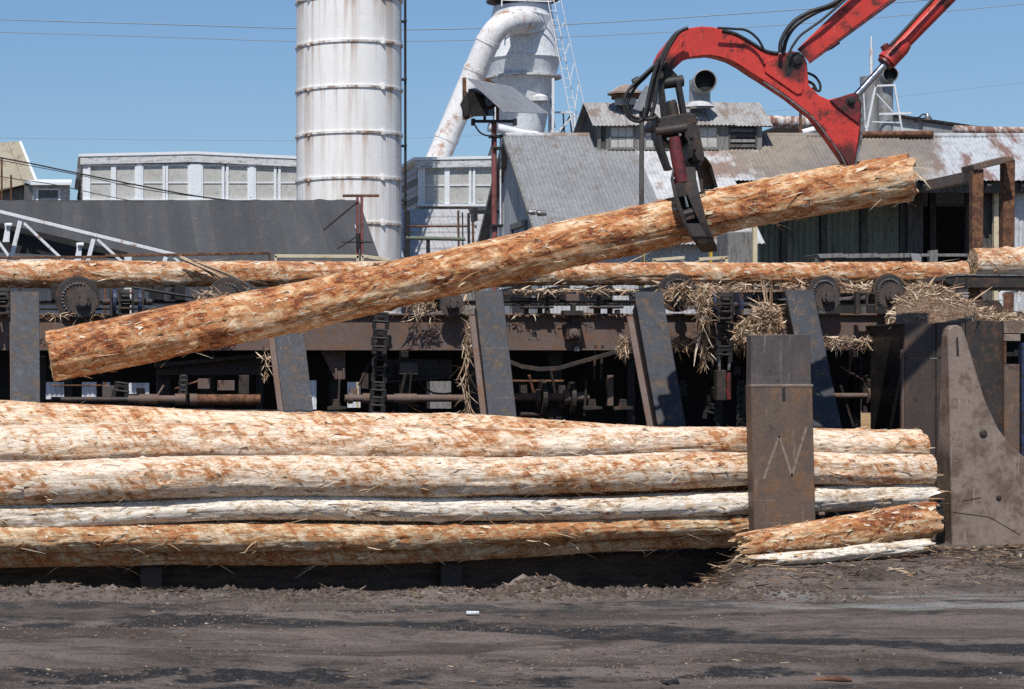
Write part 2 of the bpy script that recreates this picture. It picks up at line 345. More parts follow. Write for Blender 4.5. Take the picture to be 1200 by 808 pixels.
LOGPILE2 = log_mat('peeled_log_cream_striped', (.86, .71, .54), (.73, .48, .29), (.22, .078, .03), .012, .5, .5, ps=1.2)
LOGWHITE = log_mat('peeled_log_white', (.84, .77, .66), (.72, .6, .46), (.2, .1, .05), -.035, .25, .5, org=(.52, .33, .18))
LOGHELD = log_mat('peeled_log_red_bark', (.86, .7, .51), (.7, .44, .24), (.19, .05, .018), .062, .28, .62, ps=.72)
LOGDECK = log_mat('peeled_log_brown', (.85, .71, .54), (.66, .44, .27), (.21, .075, .032), .05, .35, .6, ps=.8)
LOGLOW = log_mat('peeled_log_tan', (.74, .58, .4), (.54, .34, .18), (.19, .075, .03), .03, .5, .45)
def endgrain():
    m = Mat('log_end_grain', .85); n = m.noise(9, 6, .7)
    m.col(m.mix(m.ramp(n, [(.35, 0), (.65, 1)]), (.58, .42, .25), (.36, .21, .1))); m.bump(m.noise(25, 5, .7), .012); return m.m
ENDG = endgrain()
def strand_mat(name, stops):
    m = Mat(name, .85); g = m.nd('ShaderNodeNewGeometry')
    c = m.ramp(g.outputs['Random Per Island'], stops)
    m.col(m.mix(m.ramp(m.noise(30, 3, .6), [(.3, .4), (.6, 0)]), c, (.16, .09, .045))); return m.m
SPLIN = strand_mat('wood_splinters', [(0, (.3, .14, .06)), (.35, (.58, .4, .23)), (.75, (.75, .6, .42)), (1, (.82, .72, .56))])
STRAW = strand_mat('bark_strips', [(0, (.16, .09, .05)), (.3, (.36, .23, .14)), (.65, (.58, .43, .29)), (1, (.8, .67, .5))])
CHIPS = strand_mat('ground_bark_chips', [(0, (.045, .035, .03)), (.55, (.13, .085, .06)), (.85, (.3, .19, .11)), (1, (.6, .47, .33))])
CLODS = strand_mat('dirt_clods', [(0, (.035, .028, .025)), (.3, (.09, .07, .06)), (.8, (.19, .155, .13)), (.985, (.24, .2, .175)), (1, (.45, .42, .38))])

BERM = strand_mat('berm_clods', [(0, (.04, .032, .027)), (.8, (.11, .086, .07)), (1, (.2, .165, .14))])
def ground_mat():
    m = Mat('yard_dirt', .92, 0, .25); x, y, z = m.sep()
    n1 = m.noise(1, 8, .7, m.stretch((.45, 1.15, 1), None, (0, 0, .16)), .8); n2 = m.noise(1, 10, .76, m.stretch((1.3, 3.0, 2))); n3 = m.noise(30, 6, .8)
    c = m.mix(m.ramp(n1, [(.42, 0), (.58, 1)]), (.105, .082, .067), (.25, .2, .168))
    # wet wheel tracks
    xx = m.math('MAXIMUM', m.math('SUBTRACT', x, 2.6), 0)
    wob = m.math('MULTIPLY', m.math('SUBTRACT', m.noise(.55, 5, .6), .5), 3.6)
    def track(y0, slope, wd):
        d = m.math('ABSOLUTE', m.math('ADD', m.math('SUBTRACT', y, m.math('MULTIPLY_ADD', xx, slope, y0)), wob))
        return m.ramp(m.math('ADD', d, m.math('MULTIPLY', m.math('SUBTRACT', n2, .5), 1.7)), [(wd * .6, 1), (wd * 1.2, 0)])
    t = m.math('MAXIMUM', m.math('MAXIMUM', track(19.6, -.42, .42), track(16.0, .05, .2)), m.math('MULTIPLY', track(20.9, .02, .16), .8))
    t = m.math('MAXIMUM', t, m.math('MULTIPLY', m.ramp(n2, [(.54, 0), (.62, 1)]), .75))
    c = m.mix(m.math('MULTIPLY', t, .95), c, m.mix(m.ramp(n3, [(.5, 0), (.7, 1)]), (.022, .021, .021), (.1, .098, .095)))
    # pale dried silt at the right
    pr = m.math('MULTIPLY', m.ramp(m.math('SUBTRACT', x, 5.6), [(0, .1), (1, 1)]), m.ramp(m.math('ABSOLUTE', m.math('SUBTRACT', y, 21.3)), [(.55, 1), (1, 0)]))
    k = m.math('MULTIPLY', pr, m.ramp(m.noise(1, 8, .7, m.stretch((.5, 2.4, 1))), [(.46, 0), (.56, 1)]))
    c = m.mix(m.math('MULTIPLY', k, .7), c, (.4, .39, .365))
    c = m.mix(m.ramp(n3, [(.34, .7), (.48, 0)]), c, (.035, .03, .027)); c = m.mix(m.ramp(m.noise(11, 7, .8), [(.55, 0), (.68, .6)]), c, (.27, .225, .195))
    c = m.mix(m.ramp(m.noise(55, 3, .7), [(.66, 0), (.74, .55)]), c, (.3, .27, .25))
    m.col(c); m.rgh(m.ramp(t, [(0, .95), (1, .72)]))
    m.bump(m.math('ADD', m.math('MULTIPLY', n2, 1.0), m.math('MULTIPLY', n3, 1.3)), .03, 1); return m.m
GROUND = ground_mat()

# ------------------------------------------------------------------ ground
def sstep(a, b, x): t = np.clip((x - a) / (b - a), 0, 1); return t * t * (3 - 2 * t)
def ground_h(X, Y):
    p = np.stack([X, Y, X * 0], 1)
    near = (1 - sstep(30, 60, Y))
    h = .035 * fbm(p * .7, 3) * near + .016 * fbm(p * np.array([3.5, 6, 1]), 3) * near
    h = h - .03 * np.exp(-((Y - 19.6 + .42 * np.maximum(X - 2.6, 0)) / .35) ** 2) * near
    for yr_, sl_ in ((18.4, -.42), (16.6, .06), (15.9, .06), (20.6, .03)):
        yc_ = Y - yr_ - sl_ * np.maximum(X - 2.6, 0) - .25 * fbm(p * np.array([.4, .05, 1]) + yr_, 2)
        h = h + near * (-.028 * np.exp(-(yc_ / .2) ** 2) + .016 * np.exp(-((np.abs(yc_) - .34) / .1) ** 2) * (1 + fbm(p * np.array([5., 5, 1]), 2)))
    u = X / np.maximum(Y, 1) * F + CX                               # column of the photograph
    left = 1 - sstep(770, 900, u)
    crest = np.exp(-((Y - 21.95 - .12 * fbm(p * np.array([1.1, .1, 1]), 2)) / .32) ** 2)
    cl = np.clip(.03 + .09 * fbm(p * np.array([2.0, 3, 1]) + 9, 4), -.02, .2)
    cl = cl + .11 * np.exp(-((u - 630) / 45.) ** 2)
    h = h + crest * cl * (1 - sstep(900, 1050, u))
    trench = sstep(22.25, 22.8, Y) * (1 - sstep(26.2, 27.2, Y)) * left
    h = h - .34 * trench
    bank = sstep(22.1, 24.6, Y + .4 * fbm(p * .9, 2)) * (1 - left) * (1 - sstep(40, 46, Y))
    h = h + bank * (.235 + .04 * fbm(p * np.array([1.5, 2.5, 1]), 4))
    return h
def axis(lo, hi, step, far, n):
    e = np.geomspace(1, far, n) - 1
    return np.concatenate([lo - e[::-1][:-1] * 1.0, np.arange(lo, hi, step), hi + e])
xs = axis(-1.6, 11.5, .05, 4000, 24); ys = np.concatenate([[-300, -60, -12, 0, 6, 11], np.arange(13, 27.6, .05), 27.6 + np.geomspace(1, 7000, 40) - 1 + .05])
gx, gy = np.meshgrid(xs, ys); hz = ground_h(gx.ravel(), gy.ravel())
nx, ny = len(xs), len(ys)
me = bpy.data.meshes.new('ground')
idx = np.arange(nx * ny).reshape(ny, nx)
fa = np.stack([idx[:-1, :-1], idx[:-1, 1:], idx[1:, 1:], idx[1:, :-1]], -1).reshape(-1, 4)
def fill(me, co, fa, smooth=True):
    me.vertices.add(len(co)); me.vertices.foreach_set('co', co.astype(np.float32).ravel())
    me.loops.add(fa.size); me.loops.foreach_set('vertex_index', fa.astype(np.int32).ravel())
    me.polygons.add(len(fa)); me.polygons.foreach_set('loop_start', np.arange(0, fa.size, fa.shape[1], dtype=np.int32))
    me.polygons.foreach_set('use_smooth', np.full(len(fa), smooth)); me.update(calc_edges=True); me.validate()
fill(me, np.stack([gx.ravel(), gy.ravel(), hz], 1), fa); me.materials.append(GROUND)
go = bpy.data.objects.new('ground', me); C.objects.link(go); go['kind'] = 'structure'
def gh(x, y): return float(ground_h(np.array([float(x)]), np.array([float(y)]))[0])

def clod(mb, c, r):
    c = Vector(c); j = lambda: r * random.uniform(.55, 1.15)
    v = [c + Vector((j(), 0, 0)), c + Vector((0, j(), 0)), c - Vector((j(), 0, 0)), c - Vector((0, j(), 0)), c + Vector((0, 0, j() * .8)), c - Vector((0, 0, j() * .6))]
    mb.add(v, [(0, 1, 4), (1, 2, 4), (2, 3, 4), (3, 0, 4), (1, 0, 5), (2, 1, 5), (3, 2, 5), (0, 3, 5)], False)
def strand(mb, p, d, ln, wd, curl=.3, up=None):
    p = Vector(p); d = Vector(d).normalized()
    sd_ = d.cross(Vector((random.uniform(-1, 1), random.uniform(-1, 1), random.uniform(-1, 1)))).normalized()
    bend = Vector((random.uniform(-1, 1), random.uniform(-1, 1), random.uniform(-1, 1) - .45)) * curl
    vs = []
    for k in range(4):
        t = k / 3; c = p + d * (ln * t) + bend * (ln * t * t)
        wk = wd * (1 - .75 * abs(2 * t - .8) ** 2 / 1.44) / 2
        vs += [c - sd_ * wk, c + sd_ * wk]
    mb.add(vs, [(0, 1, 3, 2), (2, 3, 5, 4), (4, 5, 7, 6)])

# ------------------------------------------------------------------ logs
def spline(pts, n):
    pts = np.array(pts, float); d = np.concatenate([[0], np.cumsum(np.linalg.norm(np.diff(pts[:, :3], axis=0), axis=1))])
    t = np.linspace(0, d[-1], n); out = np.stack([np.interp(t, d, pts[:, k]) for k in range(pts.shape[1])], 1)
    kk = max(3, n // 14) | 1; ker = np.hanning(kk + 2)[1:-1]; ker /= ker.sum()
    pad = kk // 2
    for k in range(out.shape[1]):
        e0 = 2 * out[0, k] - out[1:pad + 1, k][::-1]; e1 = 2 * out[-1, k] - out[-pad - 1:-1, k][::-1]
        out[:, k] = np.convolve(np.concatenate([e0, out[:, k], e1]), ker, 'valid')
    return out, t
LOGN = 0
def make_log(name, label, ctrl, mat, group=None, na=72, step=.016, rough=1.0, nspl=260, ragged=(.0, .0), lump=.085, cat='log', cap=(True, True), knots=1.0):
    """ctrl: (px, py, depth, radius in px). parts: stem, cut_end, splinters"""
    global LOGN; LOGN += 1; sd_ = LOGN * 13.7
    W = [tuple(P(x, y, Y)) + (px(r, Y),) for x, y, Y, r in ctrl]
    L = math.dist(W[0][:3], W[-1][:3]); n = int(L / step)
    pr, t = spline(W, n); c = pr[:, :3]; rad = pr[:, 3]
    T = np.gradient(c, axis=0); T /= np.linalg.norm(T, axis=1)[:, None]
    U = np.cross(T, np.array([0, 0, 1.])); U /= np.linalg.norm(U, axis=1)[:, None]; V = np.cross(U, T)
    ang = np.linspace(0, 2 * np.pi, na, endpoint=False); ca, sa = np.cos(ang), np.sin(ang)
    tt = np.repeat(t, na); CA = np.tile(ca, n); SA = np.tile(sa, n); rr = np.repeat(rad, na)
    q = lambda a, b: np.stack([tt * a + sd_, CA * rr * b + sd_, SA * rr * b], 1)
    d = rr * lump * fbm(q(.8, 2.5), 2) + rough * (.008 * fbm(q(1.1, 12), 3) + .0035 * fbm(q(6, 45), 2))
    ck = fbm(q(1.3, 11) + 31, 3); d += rough * np.where(ck > .14, .0075, 0)                # bark still on, standing proud
    ck2 = np.abs(fbm(q(.8, 13) + 77, 2)); d -= rough * .012 * np.clip(1 - ck2 / .05, 0, 1)   # long cracks
    kn = np.zeros(len(tt)); angs = np.tile(ang, n)
    for _ in range(int(L * 3.2 * knots)):
        k0, a0, sg, am = random.uniform(t[0], t[-1]), random.uniform(0, 2 * np.pi), random.uniform(.022, .05), random.uniform(.008, .026)
        i0 = max(0, int((k0 - .2) / (t[1] - t[0]))) * na; i1 = min(n, int((k0 + .2) / (t[1] - t[0])) + 1) * na
        da = (np.mod(angs[i0:i1] - a0 + np.pi, 2 * np.pi) - np.pi) * rr[i0:i1]; q2 = ((tt[i0:i1] - k0) / (sg * 1.5)) ** 2 + (da / sg) ** 2
        d[i0:i1] += am * np.exp(-q2); kn[i0:i1] = np.maximum(kn[i0:i1], np.exp(-q2 * 3.5) * random.choice((.3, .8, 1)))
    r2 = rr + d
    co = np.repeat(c, na, 0) + (np.repeat(U, na, 0) * CA[:, None] + np.repeat(V, na, 0) * SA[:, None]) * r2[:, None]
    for e, amt in ((0, ragged[0]), (-1, ragged[1])):
        if amt:                                                          # broken end: push the last rings out and in along the axis
            w_ = np.clip(1 - (tt - t[0] if e == 0 else t[-1] - tt) / max(amt * 1.2, .02), 0, 1)
            j = np.repeat(T, na, 0) * (w_ * amt * fbm(np.stack([CA * 2.6 + sd_, SA * 2.6, tt * 0 + 5], 1), 3) * 1.9)[:, None]
            co += j * (-1 if e == 0 else 1)
    base = Vector(((c[:, 0].min() + c[:, 0].max()) / 2, c[:, 1].mean(), (c[:, 2] - rad).min()))
    root = thing(name, label, cat, base, group)
    idx = np.arange(n * na).reshape(n, na)
    fa = np.stack([idx[:-1], np.roll(idx, -1, 1)[:-1], np.roll(idx, -1, 1)[1:], idx[1:]], -1).reshape(-1, 4)
    me = bpy.data.meshes.new('stem'); fill(me, co - np.array(base), fa); me.materials.append(mat)
    a = me.attributes.new('lc', 'FLOAT_VECTOR', 'POINT'); a.data.foreach_set('vector', np.stack([tt, CA * rr, SA * rr], 1).astype(np.float32).ravel())
    a = me.attributes.new('kn', 'FLOAT', 'POINT'); a.data.foreach_set('value', kn.astype(np.float32))
    lw = np.stack([tt, (np.mod(np.tile(ang, n) + np.pi, 2 * np.pi) - np.pi) * rr, tt * 0], 1)
    a = me.attributes.new('lw', 'FLOAT_VECTOR', 'POINT'); a.data.foreach_set('vector', lw.astype(np.float32).ravel())
    o = bpy.data.objects.new('stem', me); C.objects.link(o); o.parent = root
    for e in (0, 1):
        if not cap[e]: continue
        i = 0 if e == 0 else n - 1; ring = co[i * na:(i + 1) * na]; mb = MB(); s_ = -1 if e == 0 else 1
        cen = ring.mean(0); vs = [tuple(v) for v in ring]; fs = []; lay = 6
        for k in range(1, lay + 1):
            f = 1 - k / lay
            nz = fbm(np.stack([CA[:na] * 4 * f + sd_, SA[:na] * 4 * f, ca * 0 + k * .3], 1), 3)
            g = cen + (ring - cen) * f + T[i] * s_ * (.012 + ragged[e] * .9) * nz[:, None] * (1 if k < lay else 0)
            vs += [tuple(v) for v in g]
            for j in range(na): fs.append(((k - 1) * na + j, (k - 1) * na + (j + 1) % na, k * na + (j + 1) % na, k * na + j))
        mb.add(vs, fs); mb.build('cut_end', ENDG, root)
    if nspl:
        mb = MB()
        for _ in range(nspl):
            i = random.randrange(2, n - 2); k = random.randrange(na); p = co[i * na + k]
            nrm = U[i] * ca[k] + V[i] * sa[k]; tg = T[i] * random.choice((-1, 1))
            lift = abs(random.gauss(0, .22)) + .03
            dv = tg + nrm * lift + np.array([0, 0, -.25 * random.random()])
            strand(mb, p - nrm * .002, dv, random.choice((.04, .06, .09, .14, .22)) * random.uniform(.6, 1.2), random.uniform(.003, .011), .25)
        for _ in range(int(nspl * .8)):                                  # short flat flaps lifting off the surface
            i = random.randrange(2, n - 2); k = random.randrange(na); p = co[i * na + k]
            nrm = U[i] * ca[k] + V[i] * sa[k]; tg = T[i] * random.choice((-1, 1)); sdv = np.cross(nrm, tg)
            wd = random.uniform(.006, .022); ln = random.uniform(.03, .13); lf = random.uniform(.05, .4); a0 = random.uniform(-.25, .25)
            dv = tg + sdv * a0; p0 = p - nrm * .003
            q0 = [p0 + sdv * wd, p0 - sdv * wd, p0 + dv * ln * .6 - sdv * wd * .8 + nrm * ln * lf * .3, p0 + dv * ln * .6 + sdv * wd * .9 + nrm * ln * lf * .3, p0 + dv * ln - sdv * wd * .2 + nrm * ln * lf, p0 + dv * ln + sdv * wd * .4 + nrm * ln * lf]
            mb.add(q0, [(0, 1, 2, 3), (3, 2, 4, 5)])
        for e, amt in ((0, ragged[0]), (n - 1, ragged[1])):
            if amt > .08:
                for _ in range(int(16 + 60 * amt)):
                    k = random.randrange(na); f = random.uniform(.3, 1); i0 = min(max(e, 1), n - 2)
                    p = c[e] + (co[i0 * na + k] - c[i0]) * f; s_ = -1 if e == 0 else 1
                    strand(mb, p - T[e] * s_ * .05, T[e] * s_ + (co[i0 * na + k] - c[i0]) * random.uniform(-.2, 1.5), random.choice((.05, .08, .12, .3)) * random.uniform(.6, 1.2) * (.6 + amt * 1.4), random.uniform(.006, .026), .3)
        mb.build('splinters', SPLIN, root, kind='stuff')
    return root
def path(xs_, fy, fY, fr): return [(x, fy(x), fY(x), fr(x)) for x in xs_]
lin = lambda *kv: (lambda x: float(np.interp(x, [k for k, _ in kv], [v for _, v in kv])))
XS = list(range(-120, 1300, 60))
def pile(name, label, x0, x1, cy, cY, cr, mat, **kw):
    xs_ = [x0] + [x for x in XS if x0 + 15 < x < x1 - 15] + [x1]
    j = random.random() * 9
    return make_log(name, label, [(x, cy(x) + kw.get('wob', 2.6) * math.sin(x / 97 + j) , cY(x), cr(x)) for x in xs_], mat, **{k: v for k, v in kw.items() if k != 'wob'})
YY = lambda a, b: lin((-120, a), (1095, b))
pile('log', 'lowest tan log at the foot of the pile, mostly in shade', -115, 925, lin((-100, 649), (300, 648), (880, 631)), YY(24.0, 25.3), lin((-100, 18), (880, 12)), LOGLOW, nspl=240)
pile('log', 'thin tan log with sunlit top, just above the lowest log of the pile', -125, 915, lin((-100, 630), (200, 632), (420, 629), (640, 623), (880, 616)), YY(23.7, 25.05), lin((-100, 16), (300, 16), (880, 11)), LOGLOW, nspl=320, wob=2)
pile('log', 'thin crooked white log running across the middle of the pile', -105, 1088, lin((-100, 605), (0, 604), (110, 603), (215, 597), (350, 596), (480, 598), (640, 595), (760, 592), (880, 590), (960, 587), (1095, 583)), YY(23.75, 25.0), lin((-100, 15.5), (200, 14), (880, 14), (1000, 15), (1095, 15)), LOGWHITE, nspl=260, wob=2.2, ragged=(0, .1))
pile('log', 'thick cream log at the front of the pile above the thin white one', -118, 1090, lin((-100, 566), (400, 559), (880, 552), (1090, 550)), YY(23.76, 25.0), lin((-100, 26), (400, 24), (880, 20), (1090, 18)), LOGPILE, nspl=420)
pile('log', 'cream log lying second from the top of the pile face', -110, 1083, lin((-100, 524), (400, 523), (880, 521), (1083, 522)), YY(24.2, 25.35), lin((-100, 27), (400, 24), (880, 18), (1083, 15)), LOGPILE, nspl=380)
pile('log', 'cream log along the upper edge of the pile', -122, 1078, lin((-100, 496), (0, 497), (400, 506), (880, 519), (1078, 521)), YY(24.66, 25.68), lin((-100, 27), (400, 22), (880, 16), (1078, 14)), LOGPILE2, nspl=380)
pile('log', 'log lying at the back of the pile with only its top showing', -100, 1040, lin((-100, 491), (0, 492), (400, 505), (1040, 521)), YY(25.1, 25.98), lin((-100, 24), (400, 19), (1040, 13)), LOGPILE2, nspl=240)
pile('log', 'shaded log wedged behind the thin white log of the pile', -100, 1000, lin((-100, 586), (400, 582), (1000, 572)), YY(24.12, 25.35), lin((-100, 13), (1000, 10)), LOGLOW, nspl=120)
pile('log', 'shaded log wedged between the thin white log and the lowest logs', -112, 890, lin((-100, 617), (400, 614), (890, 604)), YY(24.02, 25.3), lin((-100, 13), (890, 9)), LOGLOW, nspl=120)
# held log
YH = 24.87
held = make_log('log', 'long red-brown peeled log held aloft by the grapple', [(58, 418, YH, 28), (110, 408, YH, 29), (190, 391, YH, 28.5), (320, 367, YH, 28), (450, 336, YH, 27.5), (570, 309, YH, 27), (680, 283, YH, 27), (760, 267, YH, 26.5), (888, 239, YH, 26), (980, 222, YH, 26.5), (1066, 209, YH, 27)],
         LOGHELD, na=96, step=.012, nspl=520, ragged=(.012, .05), rough=1.25)
pl = MB()
for x, y, dx, dz, ln_, wd_ in ((1060, 192, 1, -.05, .16, .03), (1064, 198, 1, -.55, .26, .045), (1066, 215, .4, -.8, .1, .02), (1064, 205, 1, -.3, .14, .03)):
    strand(pl, P(x + random.uniform(-3, 3), y + random.uniform(-2, 2), YH - .2), Vector((dx, random.uniform(-.2, .1), dz)), ln_, wd_, .25)
pl.build('peeled_strips', SPLIN, held, kind='stuff')
# logs riding on the deck
YC = 29.0
make_log('log', 'brown log riding on the conveyor at the left', [(-90, 321, YC, 16), (120, 322, YC, 15.5), (330, 321, YC, 14.5), (545, 321, YC, 13.5)], LOGDECK, nspl=300, ragged=(0, .1))
make_log('log', 'slim brown log on the conveyor behind the raised log', [(566, 322, YC, 13), (750, 321, YC, 13), (950, 321.5, YC, 13), (1132, 320, YC, 12.5)], LOGDECK, nspl=300, ragged=(.06, 0))
make_log('log', 'thick log with cut end entering the conveyor at the right edge', [(1140, 308, YC, 16.5), (1240, 307, YC, 17), (1340, 306, YC, 17)], LOGPILE, nspl=90)
make_log('broken_log', 'short splintered orange log at the foot of the tall steel post', [(876, 640, 23.95, 16), (930, 632, 23.98, 18), (1010, 620, 24.05, 20), (1090, 609, 24.2, 21)], LOGHELD, nspl=260, ragged=(.16, .05), rough=1.4)
make_log('wood_slab', 'pale splintered slab on the dirt under the short broken log', [(893, 657, 23.7, 7), (960, 652, 23.74, 8), (1085, 640, 23.95, 7)], LOGWHITE, na=40, nspl=80, ragged=(.2, .1), rough=1.3, cat='wood')

# sloping steel skids that carry the pile
for i, X in enumerate((.9, 4.0, 7.2)):
    mb = MB(); dy = X * .14
    y0, y1 = 24.25 + dy, 26.35 + dy * .8
    mb.hexa([(X, y0, -.5), (X + .22, y0, -.5), (X + .22, y1, -.4), (X, y1, -.4), (X, y0, .06), (X + .22, y0, .06), (X + .22, y1, 1.08), (X, y1, 1.08)])
    tag(mb.build('log_skid', STEEL, None, .01), ['dark steel skid under the left part of the log pile', 'dark steel skid under the middle of the log pile', 'dark steel skid under the right part of the log pile'][i], 'skid', 'skids under the log pile')
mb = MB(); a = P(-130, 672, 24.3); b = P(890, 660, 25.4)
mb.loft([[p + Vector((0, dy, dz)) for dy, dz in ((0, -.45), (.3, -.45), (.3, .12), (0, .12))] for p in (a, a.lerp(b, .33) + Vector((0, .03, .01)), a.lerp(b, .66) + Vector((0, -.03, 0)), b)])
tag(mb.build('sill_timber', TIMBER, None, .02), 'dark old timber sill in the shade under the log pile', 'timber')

# ------------------------------------------------------------------ tall post and buttress
t = thing('stake_post', 'tall brown steel plate post with scratched letter N', 'post', P(920, 640, 24.45))
YP = 24.42
mb = MB(); mb.prism([(880.5, 393), (949, 392), (951, 455), (880, 455)], YP, YP + .17); mb.build('upper_plate', POSTD, t, .006)
mb = MB(); mb.prism([(880, 452), (952, 452), (958, 700), (886, 700)], YP - .028, YP + .17); mb.build('lower_plate', POST, t, .006)
mb = MB(); mb.prism([(880, 450.5), (953, 450.5), (953, 453.5), (880, 453.5)], YP - .034, YP + .05); mb.build('weld_seam', BUTT, t, .003)
mb = MB(); mb.prism([(916.5, 456), (920, 454), (920.5, 470), (917, 471)], YP - .0305, YP - .02); mb.build('slot', DARKIN, t)
sp = [(895, 562), (913, 511), (928, 558), (945, 501)]
for (x0, y0), (x1, y1) in zip(sp[:-1], sp[1:]):
    mb = MB(); w_ = 1.5
    mb.prism([(x0 - w_, y0), (x0 + w_, y0), (x1 + w_, y1), (x1 - w_, y1)], YP - .0315, YP - .02, YP - .03); mb.build('scratched_stroke', CHALK, t)
# buttress
YBt = 25.0
t = thing('steel_buttress', 'curved rust-brown steel buttress at the right edge of the yard', 'buttress', P(1150, 640, YBt))
left = [(1104.5 + 0, 392), (1111, 392), (1113, 460), (1114.5, 540), (1116, 690)]
right_e = [(1130, 390), (1133, 398), (1144, 436), (1155, 471), (1170, 503), (1186, 524), (1206, 540), (1240, 552), (1290, 558)]
outl = [(1110.5, 394), (1112, 386), (1116, 381.5), (1122, 381), (1127, 384)] + right_e + [(1290, 690), (1117, 690), (1114.5, 560), (1112.5, 450)]
q = [P(x, y, YBt) for x, y in outl]; n = len(q); top = P(0, 381, YBt).z; bot = P(0, 640, YBt).z
dep = lambda z: .16 + .36 * max(0, min(1.25, (top - z) / (top - bot)))
mb = MB(); vs = [(p.x, YBt, p.z) for p in q] + [(p.x, YBt + dep(p.z), p.z) for p in q]
mb.add(vs, [tuple(range(n - 1, -1, -1)), tuple(range(n, 2 * n))] + [(i, (i + 1) % n, n + (i + 1) % n, n + i) for i in range(n)])
mb.build('body', BUTT, t, .012)
mb = MB(); mb.prism([(1120.5, 396), (1122.5, 395), (1124, 417), (1121, 418)], YBt - .003, YBt + .02); mb.build('slot', DARKIN, t)
for x, y, r in ((1152, 508, 4.5), (1170, 583, 3)):
    c = P(x, y, YBt); mb = MB(); mb.lathe(c, (0, -1, 0), [(-.01, px(r, 25)), (.012, px(r, 25)), (.02, px(r * .6, 25)), (.021, 0)], 14); mb.build('bolt_head', STEEL, t)
mb = MB(); a = P(1096, 585, 25.0); mb.loft([[P(x, y, Y) for x, y, Y in s_] for s_ in ([(1095, 588, 24.93), (1104, 583, 24.93), (1108, 612, 24.93), (1099, 620, 24.93)], [(1095, 588, 25.2), (1104, 583, 25.2), (1108, 612, 25.2), (1099, 620, 25.2)])])
mb.build('bracket', BLACK, t, .004)
mb = MB()
for x0, y0, x1, y1 in ((1117, 600, 1160, 606), (1160, 606, 1196, 627), (1128, 587, 1150, 583)):
    mb.prism([(x0, y0), (x1, y1), (x1, y1 + .9), (x0, y0 + .9)], YBt - .0025, YBt + .01)
mb.build('weld_crack', BLACK, t)

# ------------------------------------------------------------------ leaning stakes
for i, (xa, ya, xb, yb, wd, lb) in enumerate(((12, 342, 13, 470, 34, 'upright blue-black steel stake nearest the left edge'),
        (316, 345, 332, 480, 35, 'blue-black leaning stake behind the left half of the raised log'),
        (556, 341, 573, 493, 33, 'blue-black leaning stake at the middle, in front of the conveyor beam'),
        (743, 342, 771, 500, 33, 'blue-black leaning stake with worn blue foot beside the hanging chain'),
        (920, 340, 954, 503, 33, 'blue-black leaning stake right behind the tall brown post'))):
    Yt, Yb = 27.62, 26.72
    top, bt = P(xa, ya, Yt), P(xb, yb, Yb); dn = (bt - top); bt2 = top + dn * 1.75
    wt, wb = px(wd, Yt), px(wd, Yb)
    t = thing('log_stake', lb, 'stake', bt2, 'leaning stakes of the log deck')
    nrm = Vector((0, -dn.z, dn.y)).normalized()
    if nrm.y > 0: nrm = -nrm
    mb = MB(); th = nrm * .03
    mb.loft([[p, p + Vector((ww, 0, 0)), p + Vector((ww, 0, 0)) - th, p - th] for p, ww in ((top, wt), (bt, wb), (bt2, wb))]); mb.build('face_plate', STAKE, t, .004)
    mb = MB(); e = Vector((-.035, 0, 0)); fl = nrm * .34
    mb.loft([[p + Vector((.05, 0, 0)) - th * 1.05, p + Vector((.08, 0, 0)) - th * 1.05, p + Vector((.08, 0, 0)) - fl, p + Vector((.05, 0, 0)) - fl] for p in (top + Vector((0, 0, -.04)), bt, bt2)]); mb.build('web_plate', STEEL, t, .003)
    mb = MB()
    mb.loft([[p + Vector((-.012, 0, 0)) - fl, p + Vector((.15, 0, 0)) - fl, p + Vector((.15, 0, 0)) - fl * 1.08, p + Vector((-.012, 0, 0)) - fl * 1.08] for p in (top + Vector((0, 0, -.1)), bt, bt2)]); mb.build('back_flange', BEAM, t, .003)

# ------------------------------------------------------------------ conveyor
YW = 28.3
cv = thing('log_conveyor', 'long dark steel log conveyor with toothed rollers, chains and shafts', 'conveyor', (4.5, 29.2, 0))
def part(name, mat, fn, parent=cv, bevel=.004, kind=None):
    mb = MB(); fn(mb); return mb.build(name, mat, parent, bevel, kind)
x0, x1 = P(-140, 0, YW).x, P(1075, 0, YW).x; zt, zb = P(0, 370, YW).z, P(0, 409, YW).z
part('main_beam', BEAM, lambda m: (m.box(x0, x1, YW, YW + .02, zb, zt), m.box(x0, x1, YW - .055, YW + .13, zt, zt + .022), m.box(x0, x1, YW - .055, YW + .13, zb - .02, zb)))
part('rear_beam', BLACK, lambda m: (m.box(x0, x1, 29.9, 29.93, zb, zt), m.box(x0, x1, 29.8, 30.0, zt, zt + .02)))
part('deck_plate', BLACK, lambda m: m.box(x0, x1, YW + .28, 30.1, zt + .17, zt + .19))
part('top_rail', STEEL, lambda m: m.pbox(590, 342, 742, 346.5, 28.25, 28.33))
part('top_rail', STEEL, lambda m: m.pbox(590, 355.5, 742, 358.5, 28.45, 28.53))
part('top_rail', BLACK, lambda m: m.pbox(-100, 361, 330, 363.5, 28.4, 28.5))
for x in (300, 640, 700): part('rail_bracket', STEEL, lambda m: m.pbox(x, 346.5, x + 4, 370, 28.36, 28.42))
for xa, xb in ((614, 649), (696, 731)):
    part('bearing_shelf', STEEL, lambda m: (m.pbox(xa, 359, xb, 361.5, 28.14, 28.4), m.pbox(xa + 3, 361.5, xa + 6, 368.5, 28.2, 28.36), m.pbox(xb - 16, 361.5, xb - 13, 368.5, 28.2, 28.36), m.pbox(xb - 9, 363, xb - 4, 368.4, 28.16, 28.24)))
# legs
for x in (38, 76, 184, 236, 300, 388, 470, 548, 643, 735, 838, 905, 1000):
    part('conveyor_leg', BLACK, lambda m: m.box(*(lambda a: (a.x, a.x + random.choice((.09, .16, .2))))(P(x, 0, 28.75)), 28.75, 28.92, -.1, zb - .02))
